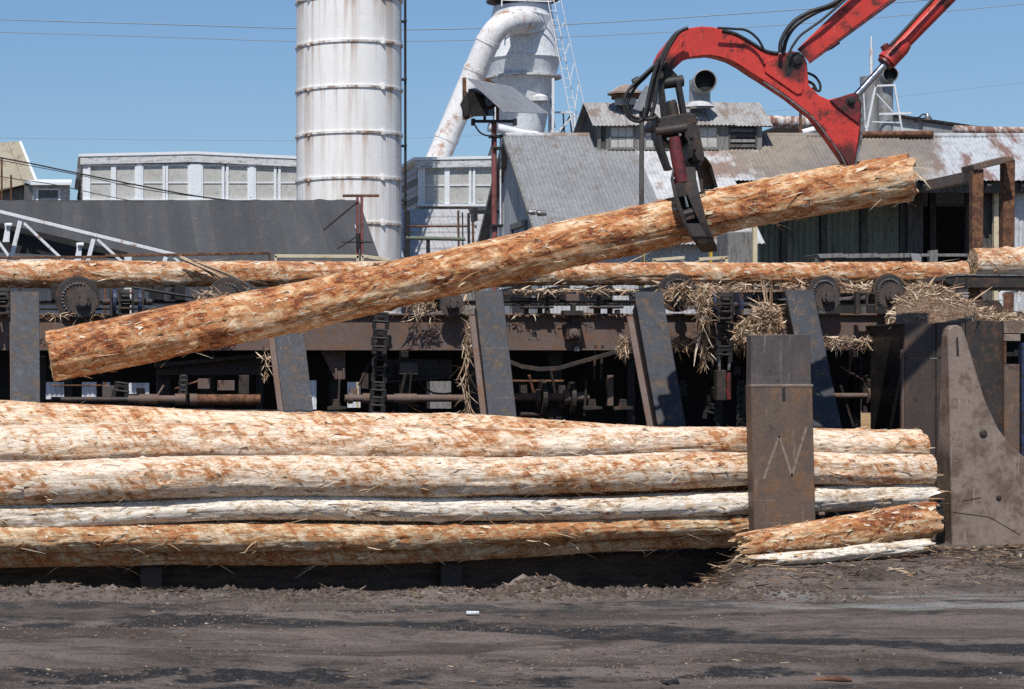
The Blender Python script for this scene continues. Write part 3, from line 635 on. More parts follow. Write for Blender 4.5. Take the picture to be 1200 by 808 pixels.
# near-black sheets added at the back as painted shade, open where daylight shows
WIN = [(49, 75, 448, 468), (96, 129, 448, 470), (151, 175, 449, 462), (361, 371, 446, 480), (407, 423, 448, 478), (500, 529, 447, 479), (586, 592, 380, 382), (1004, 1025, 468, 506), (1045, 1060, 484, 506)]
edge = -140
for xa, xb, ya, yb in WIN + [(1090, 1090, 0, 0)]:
    if xa - edge > 1: part('shade_backing', DARKIN, lambda m: m.pbox(edge, 398, xa, 640, 30.2, 30.22), bevel=0)
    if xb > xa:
        part('shade_backing', DARKIN, lambda m: m.pbox(xa, 398, xb, ya, 30.2, 30.22), bevel=0)
        part('shade_backing', DARKIN, lambda m: m.pbox(xa, yb, xb, 640, 30.2, 30.22), bevel=0)
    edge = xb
# brackets, gussets, trays
part('gusset', BEAM, lambda m: m.prism([(375, 410), (405, 410), (405, 445), (393, 445)], 28.42, 28.46))
part('gusset', BLACK, lambda m: m.prism([(1040, 413), (1058, 413), (1058, 440)], 28.5, 28.55))
part('tray', STEEL, lambda m: (m.prism([(183, 426), (308, 414), (308, 419), (183, 431)], 28.45, 29.0), m.prism([(183, 431), (308, 419), (308, 440), (183, 440)], 28.6, 28.64)))
part('tray', BLACK, lambda m: (m.pbox(455, 421, 530, 444, 28.7, 28.76), m.prism([(455, 446), (520, 441), (521, 444), (455, 449)], 28.5, 28.7)))
part('bracket', BEAM, lambda m: (m.pbox(393, 432, 404, 445, 28.4, 28.44), m.pbox(393, 432, 395, 445, 28.3, 28.4), m.pbox(402, 432, 404, 445, 28.3, 28.4)))
for x, ya, yb in ((398, 445, 484), (442, 410, 430), (687, 445, 487), (698, 405, 445), (706, 405, 445), (1048, 430, 478)):
    part('hanger_rod', STEEL, lambda m: m.tube([P(x, ya, 28.3), P(x - 2, yb, 28.3)], px(1.6, 28.5), 8), bevel=0)
for x in (395, 695, 731):
    part('floor_bracket', STEEL, lambda m: m.prism([(x - 11, 477), (x - 5, 476), (x - 4, 468), (x + 3, 468), (x + 4, 476), (x + 11, 477), (x + 11, 480), (x - 11, 481)], 28.25, 28.31))
part('light_bracket', BARE, lambda m: m.pbox(673, 406, 679, 412, 28.18, 28.22))
# lower shafts
def shaft(xa, xb, y, r, Y=28.38, mat=None, collars=()):
    s_ = part('lower_shaft', mat or BEAM, lambda m: m.tube([P(xa, y, Y), P(xb, y, Y)], px(r, Y), 14), bevel=0)
    for c, cr, cw in collars: part('collar', BEAM, lambda m: m.tube([P(c, y, Y), P(c + cw, y, Y)], px(cr, Y), 14), s_, 0)
shaft(60, 150, 468.5, 3.2, mat=STEEL); shaft(150, 215, 468, 4.5, collars=((163, 6, 22), (205, 6.5, 12))); shaft(222, 305, 468.5, 6.2, mat=RUST, collars=((222, 7, 9),))
shaft(404, 545, 467, 4.3, collars=((408, 6.5, 5), (425, 6, 10), (462, 5.5, 26)))
shaft(600, 690, 465.5, 4.3, collars=((628, 9, 4), (636, 7, 3), (660, 9, 7), (672, 6, 14)))
shaft(975, 1060, 464, 3.2, collars=((1016, 9, 5),))
for c, r in ((633, 21), (667, 18), (1022, 17)):
    part('lower_sprocket', STEEL, lambda m: m.loft([[P(c + dx, 466, 28.42) + Vector((0, px(r, 28.75) * math.cos(a), px(r, 28.75) * math.sin(a))) for a in [k * math.pi / 12 for k in range(24)]] for dx in (0, 5)]))
part('splined_coupling', BLUEP, lambda m: m.tube([P(158, 471, 28.55), P(172, 471, 28.55)], px(5, 28.5), 12), bevel=0)
for xa, y0, xb, y1, r_ in ((150, 474, 60, 474, 1.2), (60, 452, 128, 452, .9), (178, 474, 192, 452, 1.4), (205, 456, 232, 447, 1.2), (560, 480, 590, 440, 1.5), (600, 447, 660, 447, 1.6), (610, 486, 650, 486, 3), (645, 430, 652, 470, 1.6), (620, 440, 625, 460, 1.8), (985, 430, 1012, 446, 1.3), (1020, 440, 1050, 430, 1.2), (985, 452, 1000, 500, 1.6), (880, 420, 905, 445, 1.4), (420, 452, 436, 420, 1.3), (460, 470, 490, 476, 1.2), (475, 440, 470, 462, 2), (482, 438, 480, 462, 1.4)):
    part('tie_rod', random.choice((BEAM, STEEL, RUST)), lambda m: m.tube([P(xa, y0, 28.4), P(xb, y1, 28.45)], px(r_, 28.4), 8), bevel=0)
for x, y, w_, h_ in ((120, 452, 14, 16), (160, 455, 10, 14), (410, 455, 9, 16), (424, 436, 8, 20), (468, 425, 22, 14), (610, 450, 8, 14), (655, 452, 8, 26), (712, 440, 7, 36), (1012, 440, 9, 44), (860, 430, 8, 10), (232, 444, 14, 12), (255, 446, 20, 12), (280, 440, 12, 22)):
    part('small_bracket', random.choice((BEAM, STEEL, POSTD)), lambda m: m.pbox(x, y, x + w_, y + h_, 28.42, 28.5))
# slack steel strap under the beam
def ribbon(mb, pts, hw, Yd):
    mb.loft([[P(x, y - hw, Y), P(x, y + hw, Y), P(x, y + hw, Y + Yd), P(x, y - hw, Y + Yd)] for x, y, Y in pts])
part('slack_strap', STEEL, lambda m: ribbon(m, [(594, 423, 28.1), (612, 430, 28.08), (632, 433, 28.06), (655, 432, 28.06), (675, 426, 28.08), (700, 419, 28.1), (728, 411, 28.12), (737, 408, 28.14)], 2.6, .12))
part('hose', RUBBER, lambda m: m.tube([P(x, y, 28.6) for x, y in ((488, 443), (497, 455), (508, 461), (520, 462), (529, 461))], .012, 8), bevel=0)

# chains
def chain(xa, ya, xb, yb, wd, Y, name='drive_chain', mat=None, pitch=None):
    mb = MB(); a, b = P(xa, ya, Y), P(xb, yb, Y); L = (b - a).length; n = max(3, int(L / (pitch or .085))); t_ = (b - a).normalized(); s_ = Vector((0, 1, 0)).cross(t_).normalized()
    for k in range(n):
        p = a.lerp(b, (k + .5) / n); h = L / n * .52; ww = px(wd, Y) / 2 * (1 if k % 2 else .78)
        for sg in (-1, 1):
            mb.bar(p + s_ * (ww * sg) - t_ * h, p + s_ * (ww * sg) + t_ * h, .022, .05)
        mb.cyl(p - s_ * ww * 1.15 - t_ * h * .7, p + s_ * ww * 1.15 - t_ * h * .7, .017, 8)
        if k % 2 == 0: mb.bar(p - s_ * ww, p + s_ * ww, .03, .03)
    return mb.build(name, mat or BLACK, cv)
chain(447, 366, 444, 415, 15, 28.12); chain(446, 412, 441, 492, 14, 28.3)
chain(851, 350, 848, 424, 15, 27.98); chain(840, 455, 832, 492, 14, 28.3)
chain(143, 448, 139, 476, 15, 28.4); chain(215, 440, 214, 474, 6, 28.4, pitch=.05); chain(117, 448, 117, 468, 3.5, 29.2, pitch=.05)
chain(869, 446, 868, 505, 6, 28.4, 'hanging_spring', None, .045); chain(800, 446, 800, 464, 4, 28.6, 'hanging_spring', None, .045)
part('tension_weight', STEEL, lambda m: m.pbox(840, 434, 851.5, 470, 27.95, 28.1), bevel=.01)
part('tension_weight', REDD, lambda m: m.pbox(851.8, 437, 857, 469, 27.97, 28.1), bevel=.008)
part('weight_yoke', BARE, lambda m: (m.bar(P(842, 418, 28), P(843, 434, 28), .03, .03), m.bar(P(855, 418, 28), P(854, 434, 28), .03, .03)))

# toothed rollers
def roller(x, y, r, rb=None, dx=0, dy=0, teeth=26, Y=28.08, back_only=False):
    ro = part('feed_roller', BEAM, lambda m: m.cyl(P(x, y, Y) + Vector((0, .05, 0)), P(x, y, Y) + Vector((0, 1.9, 0)), .05, 14), bevel=0)
    c = P(x, y, Y)
    if not back_only:
        part('toothed_disc', DISC, lambda m: m.gear(c, px(r, Y), teeth, px(1.9, Y), .035), ro, .002)
        part('hub', DISC, lambda m: m.lathe(c, (0, -1, 0), [(-.02, px(r * .48, Y)), (.05, px(r * .46, Y)), (.052, px(r * .3, Y)), (.09, px(r * .28, Y)), (.091, 0)], 20), ro, 0)
        for k in range(4):
            a = k * math.pi / 2 + .6; q_ = c + Vector((math.cos(a), 0, math.sin(a))) * px(r * .38, Y)
            part('hub_bolt', STEEL, lambda m: m.cyl(q_ + Vector((0, -.065, 0)), q_ + Vector((0, -.03, 0)), .012, 6), ro, 0)
    if rb:
        c2 = P(x + dx, y + dy, Y + .14)
        part('disc', STEEL, lambda m: m.lathe(c2, (0, -1, 0), [(-.05, 0), (-.05, px(rb, Y)), (0, px(rb, Y)), (.004, px(rb - 2, Y)), (.004, 0)], 40), ro, 0)
        mbt = MB()
        for k in range(24):                               # row of small studs near the rim
            a = k * math.pi / 14 - .4; q_ = c2 + Vector((math.cos(a), 0, math.sin(a))) * px(rb * .68, Y)
            mbt.box(q_.x - .012, q_.x + .012, q_.y - .02, q_.y, q_.z - .008, q_.z + .008)
        mbt.build('stud_row', BARE, ro)
    return ro
roller(97, 354, 19, 26.5, -6, -4); roller(263, 350, 17, 23, 3, -2, Y=28.1); roller(530, 357, 15.5, None, teeth=30)
roller(797, 352, 7, 23, -3, -9, teeth=12); roller(970, 350, 16, 19, -4, -8); roller(1045, 348, 16.5, 19, -3, -8)
# bearing blocks with blue flanges on chain shafts
def bearing(x, y, Y=28.02):
    b = part('chain_bearing', STEEL, lambda m: m.tube([P(x - 28, y, Y), P(x + 30, y, Y)], px(4, Y), 12), bevel=0)
    for dx in (-16, 14):
        part('flange', BLUEP, lambda m: m.loft([[P(x + dx + o, y, Y) + Vector((0, px(13, Y) * math.cos(a), px(15, Y) * math.sin(a))) for a in [k * math.pi / 9 for k in range(18)]] for o in (0, 4)]), b, .003)
        part('flange_plate', STEEL, lambda m: m.pbox(x + dx + (-3 if dx < 0 else 4.2), y - 15, x + dx + (-.3 if dx < 0 else 7), y + 17, Y - .12, Y + .12), b)
    part('sprocket', BLACK, lambda m: m.loft([[P(x + o, y, Y) + Vector((0, px(rr, Y) * math.cos(a), px(rr, Y) * math.sin(a))) for a, rr in [(k * math.pi / 10, 15 if k % 2 else 12) for k in range(20)]] for o in (-6, 4)]), b)
    for yy in (-12, -3, 6, 14):
        part('chain_link', STEEL, lambda m: (m.pbox(x - 8, y + yy, x + 8, y + yy + 2.5, Y - .2, Y - .16), m.pbox(x - 9, y + yy - 4, x - 6, y + yy + 6, Y - .19, Y - .15), m.pbox(x + 6, y + yy - 4, x + 9, y + yy + 6, Y - .19, Y - .15)), b)
bearing(148, 354); bearing(850, 358); bearing(3, 352)
part('sprocket_cover', STEEL, lambda m: m.lathe(P(795, 352, 27.85), (0, -1, 0), [(-.1, px(8, 28)), (.04, px(8, 28)), (.05, px(5, 28)), (.06, 0)], 18), bevel=0)
part('pillow_block', BEAM, lambda m: (m.pbox(664, 345, 679, 353, 28.1, 28.2), m.pbox(667, 353, 676, 357, 28.12, 28.2)))
pb = part('pillow_block', STEEL, lambda m: (m.pbox(661, 364, 684, 370, 28.02, 28.2), m.pbox(664, 379, 681, 398, 28.12, 28.26), m.pbox(670, 357, 675, 380, 28.1, 28.18)))
part('bearing_cap', BEAM, lambda m: m.lathe(P(672.5, 391, 28.12), (0, -1, 0), [(0, px(6, 28)), (.03, px(6, 28)), (.035, px(3, 28)), (.06, px(2.5, 28)), (.061, 0)], 16), pb, 0)
part('bolt_hole', DARKIN, lambda m: m.cyl(P(626, 392, YW) + Vector((0, -.003, 0)), P(626, 392, YW) + Vector((0, .01, 0)), px(3, YW), 16), bevel=0)
for dx, dy in ((-6, -6), (6, -6), (-6, 6), (6, 6), (0, -9)):
    part('bolt_hole', DARKIN, lambda m: m.cyl(P(626 + dx, 392 + dy, YW) + Vector((0, -.003, 0)), P(626 + dx, 392 + dy, YW) + Vector((0, .01, 0)), px(.8, YW), 8), bevel=0)
part('ladder_bracket', STEEL, lambda m: (m.pbox(1003, 342, 1008, 368, 27.98, 28.06), m.pbox(1026, 342, 1029, 364, 27.98, 28.02), m.pbox(1008, 343, 1026, 345, 27.98, 28.02), m.pbox(1008, 357, 1026, 359, 27.98, 28.02), m.pbox(1015, 345, 1018, 357, 27.98, 28.02)))
for (xa, ya, xb, yb) in ((155, 337, 235, 350), (598, 352, 655, 350), (870, 358, 905, 357)):
    part('cross_rod', BLACK, lambda m: m.tube([P(xa, ya, 28.3), P(xb, yb, 28.3)], px(1.8, 28.3), 8), bevel=0)
for x in (60, 180, 205, 345, 420, 470, 505, 610, 655, 705, 770, 880, 900, 1090):   # cross beams carrying the log
    part('cross_beam', BLACK, lambda m: m.box(*(lambda a: (a.x, a.x + .12))(P(x, 0, 28.6)), 28.55, 30.0, zt + .19, P(0, 336.5, YC).z))
# right-hand box and chute
bx_ = thing('steel_housing', 'dark brown plated steel box under the bark heap at the right', 'housing', P(1120, 600, 27.3))
for xa, xb, ya, yb in ((1060, 1096.5, 379, 419.5), (1097.5, 1131, 378, 419.5), (1060, 1096.5, 420.5, 660), (1097.5, 1131, 420.5, 660), (1132, 1176, 376, 660)):
    part('wall_plate', STEEL if xa > 1130 else BOXST, lambda m: m.pbox(xa, ya, xb, yb, 27.0 + (.01 if xa > 1100 else 0), 27.06), bx_)
part('side_plate', BLACK, lambda m: m.pbox(1060.5, 380, 1064, 660, 27.06, 28.2), bx_)
part('edge_angle', BEAM, lambda m: m.pbox(1057, 410, 1059.8, 660, 26.99, 27.05), bx_)
part('top_plate', STEEL, lambda m: m.box(P(1060, 0, 27).x, P(1300, 0, 27).x, 27.07, 28.6, P(0, 379, 27).z - .02, P(0, 379, 27).z), bx_)
part('corner_plate', BUTT, lambda m: m.pbox(1177, 376, 1240, 391, 26.96, 27.0), bx_)
part('corner_plate', BUTT, lambda m: m.pbox(1177, 392, 1196, 400, 26.94, 27.0), bx_)
part('corner_plate', POST, lambda m: m.pbox(1177, 427, 1195, 640, 26.94, 27.0), bx_)
part('corner_plate', RUST, lambda m: m.pbox(1177, 401, 1179.5, 427, 26.94, 27.0), bx_)
part('shade_plate', DARKIN, lambda m: m.pbox(1170, 385, 1300, 660, 27.25, 27.3), bx_)  # dark plate added behind the gap so it reads as a black hole
part('blue_post', BLUEP, lambda m: m.pbox(1197.5, 402, 1240, 640, 26.9, 27.0), bx_)
ch = thing('steel_chute', 'dark flat steel chute lip with rounded end below the thick log', 'chute', P(1160, 372, 28.3))
part('lip_plate', STEEL, lambda m: m.prism([(1105, 329), (1110, 324), (1122, 322), (1330, 323), (1330, 338), (1125, 338), (1112, 334)], 28.0, 28.9), ch, .01)
part('lip_edge', BARE, lambda m: m.prism([(1108, 324.8), (1122, 321.7), (1330, 322.7), (1330, 324), (1122, 323.2)], 27.985, 28.0), ch, 0)
for xa, xb in ((1119, 1124), (1133, 1137)): part('rib', STEEL, lambda m: m.pbox(xa, 325, xb, 338, 27.97, 28.0), ch)
part('support', RUST, lambda m: m.prism([(1136, 338), (1148, 338), (1152, 352), (1136, 352)], 28.1, 28.3), ch)
part('support', WHITEW, lambda m: m.pbox(1122, 338, 1135, 352, 28.1, 28.3), ch)
part('lower_lip', STEEL, lambda m: m.prism([(1136, 352), (1170, 352), (1180, 365), (1330, 366), (1330, 369), (1150, 369), (1140, 356)], 27.9, 28.6), ch, .006)
part('leg', STEEL, lambda m: m.pbox(1200, 369, 1215, 640, 28.2, 28.35), ch)
mb = MB(); mb.tube([P(x, y, 30.3) for x, y in ((1173, 352), (1173, 345), (1178, 341), (1200, 339), (1240, 339))], .035, 8); mb.tube([P(1194, 340, 30.3), P(1194, 354, 30.3)], .03, 8); mb.tube([P(1173, 352, 30.3), P(1173, 640, 30.3)], .03, 8)
tag(mb.build('guard_rail', FRAMEW), 'bent white pipe rail below the chute at the right edge', 'rail')

# ------------------------------------------------------------------ bark debris (uncountable)
def heap(mb, n, fn, ln=(.04, .15), wd=(.004, .018), flat=.25):
    ln = (ln[0] * .7, ln[1] * .68) if ln[1] < .28 else ln
    for _ in range(int(n * 1.5)):
        p = fn()
        k_ = random.random() < .07; a = random.gauss(0, 1.1); d = Vector((math.cos(a), random.uniform(-.6, .6), random.gauss(0, flat * 1.4)))
        strand(mb, p, d * random.choice((-1, 1)), random.uniform(*ln) * (1.4 if k_ else .85), random.uniform(*wd) * (1.9 if k_ else 1), .75)
U_ = random.uniform
hb = MB()
def tri_heap():                                        # heap on the box: outline falls from (1055,345) to (1180,372)
    while True:
        x = U_(1052, 1185); top = float(np.interp(x, [1052, 1085, 1112, 1130, 1150, 1185], [350, 331, 336, 350, 362, 372]))
        y = U_(top, 378)
        return P(x, y, 27.75 - (y - top) / 48 * .7 + U_(0, .15))
hm = MB(); ring = []
hxs = np.linspace(1050, 1190, 24)
secs = []
for x in hxs:
    top = float(np.interp(x, [1050, 1085, 1112, 1130, 1150, 1190], [352, 333, 338, 351, 363, 374]))
    secs.append([P(x, 380, 27.05), P(x, (top + 378) / 2 + U_(-2, 2), 27.4), P(x, top + U_(0, 2), 27.85), P(x, top + 3, 28.3), P(x, 380, 28.35)])
hm.loft(secs); hm2 = hm
MULCH = weathered('bark_mulch', (.3, .2, .12), (.44, .31, .2), (.14, .08, .05), .5, 12, rough=.95, bump=.03)
def mound(outline, Ya, Yb):                            # lumpy solid core for a smaller heap
    n_ = len(outline); secs_ = []
    for x, top_, bot_ in outline: secs_.append([P(x, bot_, Ya), P(x, (top_ + bot_) / 2 + U_(-1.5, 1.5), Ya + .03), P(x, top_ + U_(0, 1.5), (Ya + Yb) / 2), P(x, bot_, Yb)])
    mm = MB(); mm.loft(secs_); return mm
for i_, (ol, y0_, y1_, lb_) in enumerate((([(864, 398, 404), (872, 382, 406), (882, 366, 404), (895, 354, 400), (908, 358, 400), (920, 368, 398)], 27.85, 28.25, 'bark heap left of the tall post on the conveyor beam'),
        ([(782, 345, 352), (787, 338, 350), (797, 336, 344), (808, 338, 350), (815, 345, 362)], 27.84, 28.0, 'bark wad draped over the big disc beside the chain'),
        ([(818, 342, 350), (822, 341, 376), (828, 342, 384), (834, 346, 360)], 27.88, 28.05, 'hanging bark wad between the disc and the chain'),
        ([(1036, 400, 404), (1046, 388, 404), (1056, 376, 404), (1062, 372, 404)], 27.9, 28.2, 'bark heap at the left edge of the steel box'),
        ([(780, 338, 343), (850, 335, 343), (920, 337, 342), (1000, 334, 344), (1060, 336, 345), (1130, 338, 343)], 28.5, 28.8, 'long bark drift under the deck log'))):
    tag(mound(ol, y0_, y1_).build('bark_heap', MULCH, None), lb_, 'bark', kind='stuff')
tag(hm.build('bark_heap', MULCH, None), 'heap of shredded straw-coloured bark on the steel box', 'bark', kind='stuff')
heap(hb, 2600, tri_heap, (.05, .24))
heap(hb, 1100, lambda: P(U_(775, 1135), 336 + random.gauss(0, 2.6) + (2.5 if U_(0, 1) < .3 else 0), U_(28.5, 28.75)), (.05, .2))
heap(hb, 700, lambda: (lambda x: P(x, U_(float(np.interp(x, [868, 895, 920], [378, 352, 362])), 398), U_(27.7, 28.0)))(U_(866, 918)), (.05, .2))
heap(hb, 350, lambda: P(U_(858, 882), U_(392, 408), U_(28.1, 28.2)), (.05, .2))
heap(hb, 420, lambda: (lambda a: P(797 + 17 * math.cos(a) + random.gauss(0, 3), 352 - 13 * math.sin(a) + random.gauss(0, 2.5), U_(27.75, 27.85)))(U_(-.3, 3.3)), (.05, .17), flat=.7)
heap(hb, 260, lambda: P(U_(818, 832) , U_(340, 378), U_(27.75, 27.9)), (.06, .2), flat=1.2)
heap(hb, 110, lambda: P(825 + random.gauss(0, 2.2), U_(378, 425), 28.0), (.08, .25), flat=2.5)
heap(hb, 200, lambda: P(U_(784, 815), 402 + random.gauss(0, 3), U_(28.15, 28.25)), (.05, .2))
heap(hb, 360, lambda: P(U_(600, 742), 342 + random.gauss(0, 1.4) - 1, U_(28.2, 28.4)), (.04, .16), flat=.1)
heap(hb, 200, lambda: P(U_(590, 742), 369 + random.gauss(0, .7), U_(28.18, 28.38)), (.03, .12), flat=.06)
heap(hb, 150, lambda: P(732 + random.gauss(0, 4), 406 + random.gauss(0, 5), 28.1), (.05, .16), flat=1)
heap(hb, 150, lambda: (lambda x: P(x, U_(354, 366 + 8 * math.sin(x)), U_(28.0, 28.15)))(U_(474, 512)), (.05, .2), flat=1.2)
heap(hb, 110, lambda: P(548 + random.gauss(0, 1.8), random.choice((U_(350, 420), U_(380, 420))), 27.9), (.05, .16), flat=1.6)
heap(hb, 40, lambda: P(546 + random.gauss(0, 1), U_(420, 480), 27.9), (.1, .3), flat=4)
heap(hb, 45, lambda: P(311 + random.gauss(0, 2), U_(412, 445), 27.9), (.05, .16), flat=1.6)
heap(hb, 230, lambda: P(U_(960, 1055), 400 + random.gauss(0, 3.5) - max(0, (1010 - 960)) * 0, U_(28.1, 28.25)), (.05, .18))
heap(hb, 160, lambda: (lambda x: P(x, U_(372, 402), 28.0))(U_(1040, 1058)), (.05, .18), flat=1)
heap(hb, 60, lambda: P(U_(40, 130), 369 + random.gauss(0, 2), 28.1), (.04, .15))
heap(hb, 140, lambda: P(U_(228, 262), 349 + random.gauss(0, 4), 27.9), (.05, .18), flat=.5)
for k in range(9): strand(hb, P(U_(898, 908), U_(362, 372), 27.8), Vector((U_(-.3, .05), 0, 1)), U_(.2, .42), U_(.01, .025), .08)
heap(hb, 300, lambda: P(U_(1130, 1235), 372 + random.gauss(0, 2.2), U_(27.05, 27.4)), (.05, .2), flat=.1)
for k in range(14):                                   # long peeled strips sliding off the left deck log
    strand(hb, P(205 + k * 3 + U_(-4, 4), 298 + k + U_(-2, 3), 28.75), Vector((1, U_(-.1, .1), -.42)), U_(.5, 1.0), U_(.015, .035), .12)
tag(hb.build('bark_shreds', STRAW, None), 'shredded straw-coloured bark strips caught along the conveyor', 'bark', kind='stuff')
# chips on the ground
gc = MB()
def gpt(x, y, lift=.004):                              # photo pixel to the ground sheet
    Y = 5666 / (y - HY)
    for _ in range(8):
        z = gh((x - CX) / F * Y, Y); Y = (CH - z) * F / (y - HY)
    return Vector(((x - CX) / F * Y, Y, z + lift))
def garr(n, fX, fY, cl=0):
    if cl:
        X = np.array([fX() for _ in range(n * 4)]); Y = np.array([fY() for _ in range(n * 4)])
        ok = fbm(np.stack([X * .7, Y * 1.6, X * 0 + 3], 1), 3) * 1.6 + .1 > rng.random(len(X)); X, Y = X[ok][:n], Y[ok][:n]
        return [Vector(q) for q in np.stack([X, Y, ground_h(X, Y)], 1)]
    X = np.array([fX() for _ in range(n)]); Y = np.array([fY() for _ in range(n)]); return [Vector(q) for q in np.stack([X, Y, ground_h(X, Y)], 1)]
for p in garr(2600, lambda: U_(6.0, 10.6), lambda: 24.8 - abs(random.gauss(0, 1.0))):
    a = U_(0, 6.3); strand(gc, p + Vector((0, 0, .012)), Vector((math.cos(a), math.sin(a) * .7, U_(-.1, .25))), U_(.03, .2), U_(.004, .018), .2)
for p in garr(700, lambda: U_(-1, 7), lambda: 21.95 + random.gauss(0, .22)):
    a = U_(0, 6.3); strand(gc, p + Vector((0, 0, .012)), Vector((math.cos(a), math.sin(a), U_(-.1, .5))), U_(.02, .12), U_(.003, .01), .2)
for p in garr(900, lambda: U_(-1, 9), lambda: U_(15, 22), 1):
    a = U_(0, 6.3); strand(gc, p + Vector((0, 0, .006)), Vector((math.cos(a), math.sin(a), U_(-.05, .1))), U_(.015, .07), U_(.003, .01), .2)
tag(gc.build('ground_chips', CHIPS, None), 'brown bark chips and shreds lying on the dark dirt', 'bark', kind='stuff')
gc = MB()
for p in garr(11000, lambda: U_(-1.2, 9.5), lambda: U_(14.4, 22.3), 1): clod(gc, p + Vector((0, 0, .001)), abs(random.gauss(0, .0055)) + .002 + (.012 if U_(0, 1) < .02 else 0))
tag(gc.build('grit', CLODS, None), 'grit and small stones scattered over the yard dirt', 'dirt', kind='stuff'); gc = MB()
for p in garr(2600, lambda: U_(-1.2, 7.4), lambda: 21.9 + random.gauss(0, .24)): clod(gc, p, abs(random.gauss(0, .017)) + .005)
for p in garr(900, lambda: random.gauss(4.42, .42), lambda: 21.9 + random.gauss(0, .2)): clod(gc, p, abs(random.gauss(0, .022)) + .006)
for p in garr(1500, lambda: U_(6, 10.6), lambda: U_(22, 24.8)): clod(gc, p, abs(random.gauss(0, .014)) + .004)
tag(gc.build('dirt_clods', BERM, None), 'loose dirt clods along the berm before the log pile', 'dirt', kind='stuff')
c = gpt(554, 720); mb = MB(); mb.loft([[c + Vector((-.055, -.012, 0)), c + Vector((-.05, .02, 0)), c + Vector((-.05, .02, .02)), c + Vector((-.055, -.012, .016))], [c + Vector((.05, -.02, .004)), c + Vector((.055, .015, .004)), c + Vector((.055, .015, .02)), c + Vector((.05, -.02, .018))]])
tag(mb.build('paper_scrap', TRIM), 'small white scrap lying on the dirt before the log pile', 'scrap')
c = gpt(976, 799); mb = MB(); mb.tube([c + Vector((-.13, 0, .006)), c + Vector((-.03, .01, .014)), c + Vector((.05, .0, .012)), c + Vector((.12, -.01, .006))], [.006, .018, .022, .008], 7)
tag(mb.build('bark_piece', RUST), 'reddish piece of bark on the dirt at the bottom right', 'bark')
mb = MB(); c = gpt(783, 803)
for k in range(7): clod(mb, c + Vector((U_(-.05, .05), U_(-.03, .03), .012)), U_(.02, .035))
tag(mb.build('dirt_lump', BLACK), 'black lump of mud at the bottom edge of the yard', 'dirt')

# ------------------------------------------------------------------ crane arm and grapple
YG = 24.87; ya, yb_ = YG - .1, YG + .1
cr = thing('loader_boom', 'red hydraulic loader boom with gooseneck, heel spike and black hoses', 'crane', P(1000, 190, YG))
goose = [(771, 70), (776, 60), (788, 45), (797, 37), (808, 33), (822, 31), (836, 32), (850, 36), (866, 43), (882, 52), (899, 61), (908, 63), (918, 63), (928, 60), (936, 61), (942, 66), (946, 74), (947, 88), (948, 100), (960, 112), (971, 117), (984, 114), (996, 110), (1003, 110), (1008, 115), (1009, 125), (1008, 150), (1004, 178), (999, 207), (994, 194), (985, 180), (973, 163), (962, 149), (953, 137), (940, 127), (925, 115), (910, 105), (895, 95), (882, 87), (869, 78), (856, 71), (843, 67), (832, 65), (821, 66), (811, 67), (802, 70), (795, 76), (791, 80), (786, 84), (780, 85), (774, 82), (770, 76)]
part('gooseneck', RED, lambda m: m.prism(goose, ya, yb_, ya), cr, .008)
low = [(771, 84), (786, 85), (795, 77), (802, 71), (821, 67), (843, 68), (869, 79), (895, 96), (925, 116), (953, 138), (973, 164), (985, 181), (998.5, 208)]
part('lower_flange', BARE, lambda m: m.loft([[P(x, y + 1.3, ya) + Vector((0, o, 0)) for o in (-.008, .012)] + [P(x, y - .6, ya) + Vector((0, o, 0)) for o in (.012, -.008)] for x, y in low[7:]]), cr, 0)
part('heel_plate', BARE, lambda m: m.prism([(1008.5, 118), (1011, 120), (1010, 165), (1004, 190), (1000, 209), (998, 209), (1003, 185), (1007.5, 160)], ya - .02, yb_ + .02, ya), cr, .004)
part('reinforcement_plate', RED, lambda m: m.prism([(895, 76), (899, 71), (911, 66), (922, 62), (934, 62), (941, 68), (942, 80), (941, 104), (939, 110), (933, 111), (896, 85)], ya - .018, ya + .004, ya), cr, .005)
part('reinforcement_plate', RED, lambda m: m.prism([(790, 60), (798, 48), (801, 47), (798, 56), (803, 61), (798, 69), (786, 80), (777, 80), (773, 74)], ya - .014, ya + .004, ya), cr, .004)
part('clevis_plate', REDD, lambda m: m.prism([(972, 118), (996, 110.5), (1003, 110.5), (1007, 116), (1008, 135), (1006, 146), (980, 126)], ya - .022, ya + .004, ya), cr, .005)
part('scraped_patch', RED, lambda m: m.prism([(977, 168), (986, 150), (994, 152), (989, 170), (984, 175)], ya - .004, ya + .002, ya), cr, 0)
for x, y, r in ((932, 71, 8), (996, 119, 5.5), (778, 76, 4.5)):
    part('pin', BLACK if r > 5 else STEEL, lambda m: (m.lathe(P(x, y, ya), (0, -1, 0), [(0, px(r, YG)), (.03, px(r, YG)), (.034, px(r * .62, YG)), (.055, px(r * .6, YG)), (.06, 0)], 20)), cr, 0)
part('grease_plate', BLACK, lambda m: m.prism([(921, 66), (928, 62), (938, 66), (937, 77), (929, 82), (925, 90), (920, 88)], ya - .021, ya - .01, ya), cr, .003)
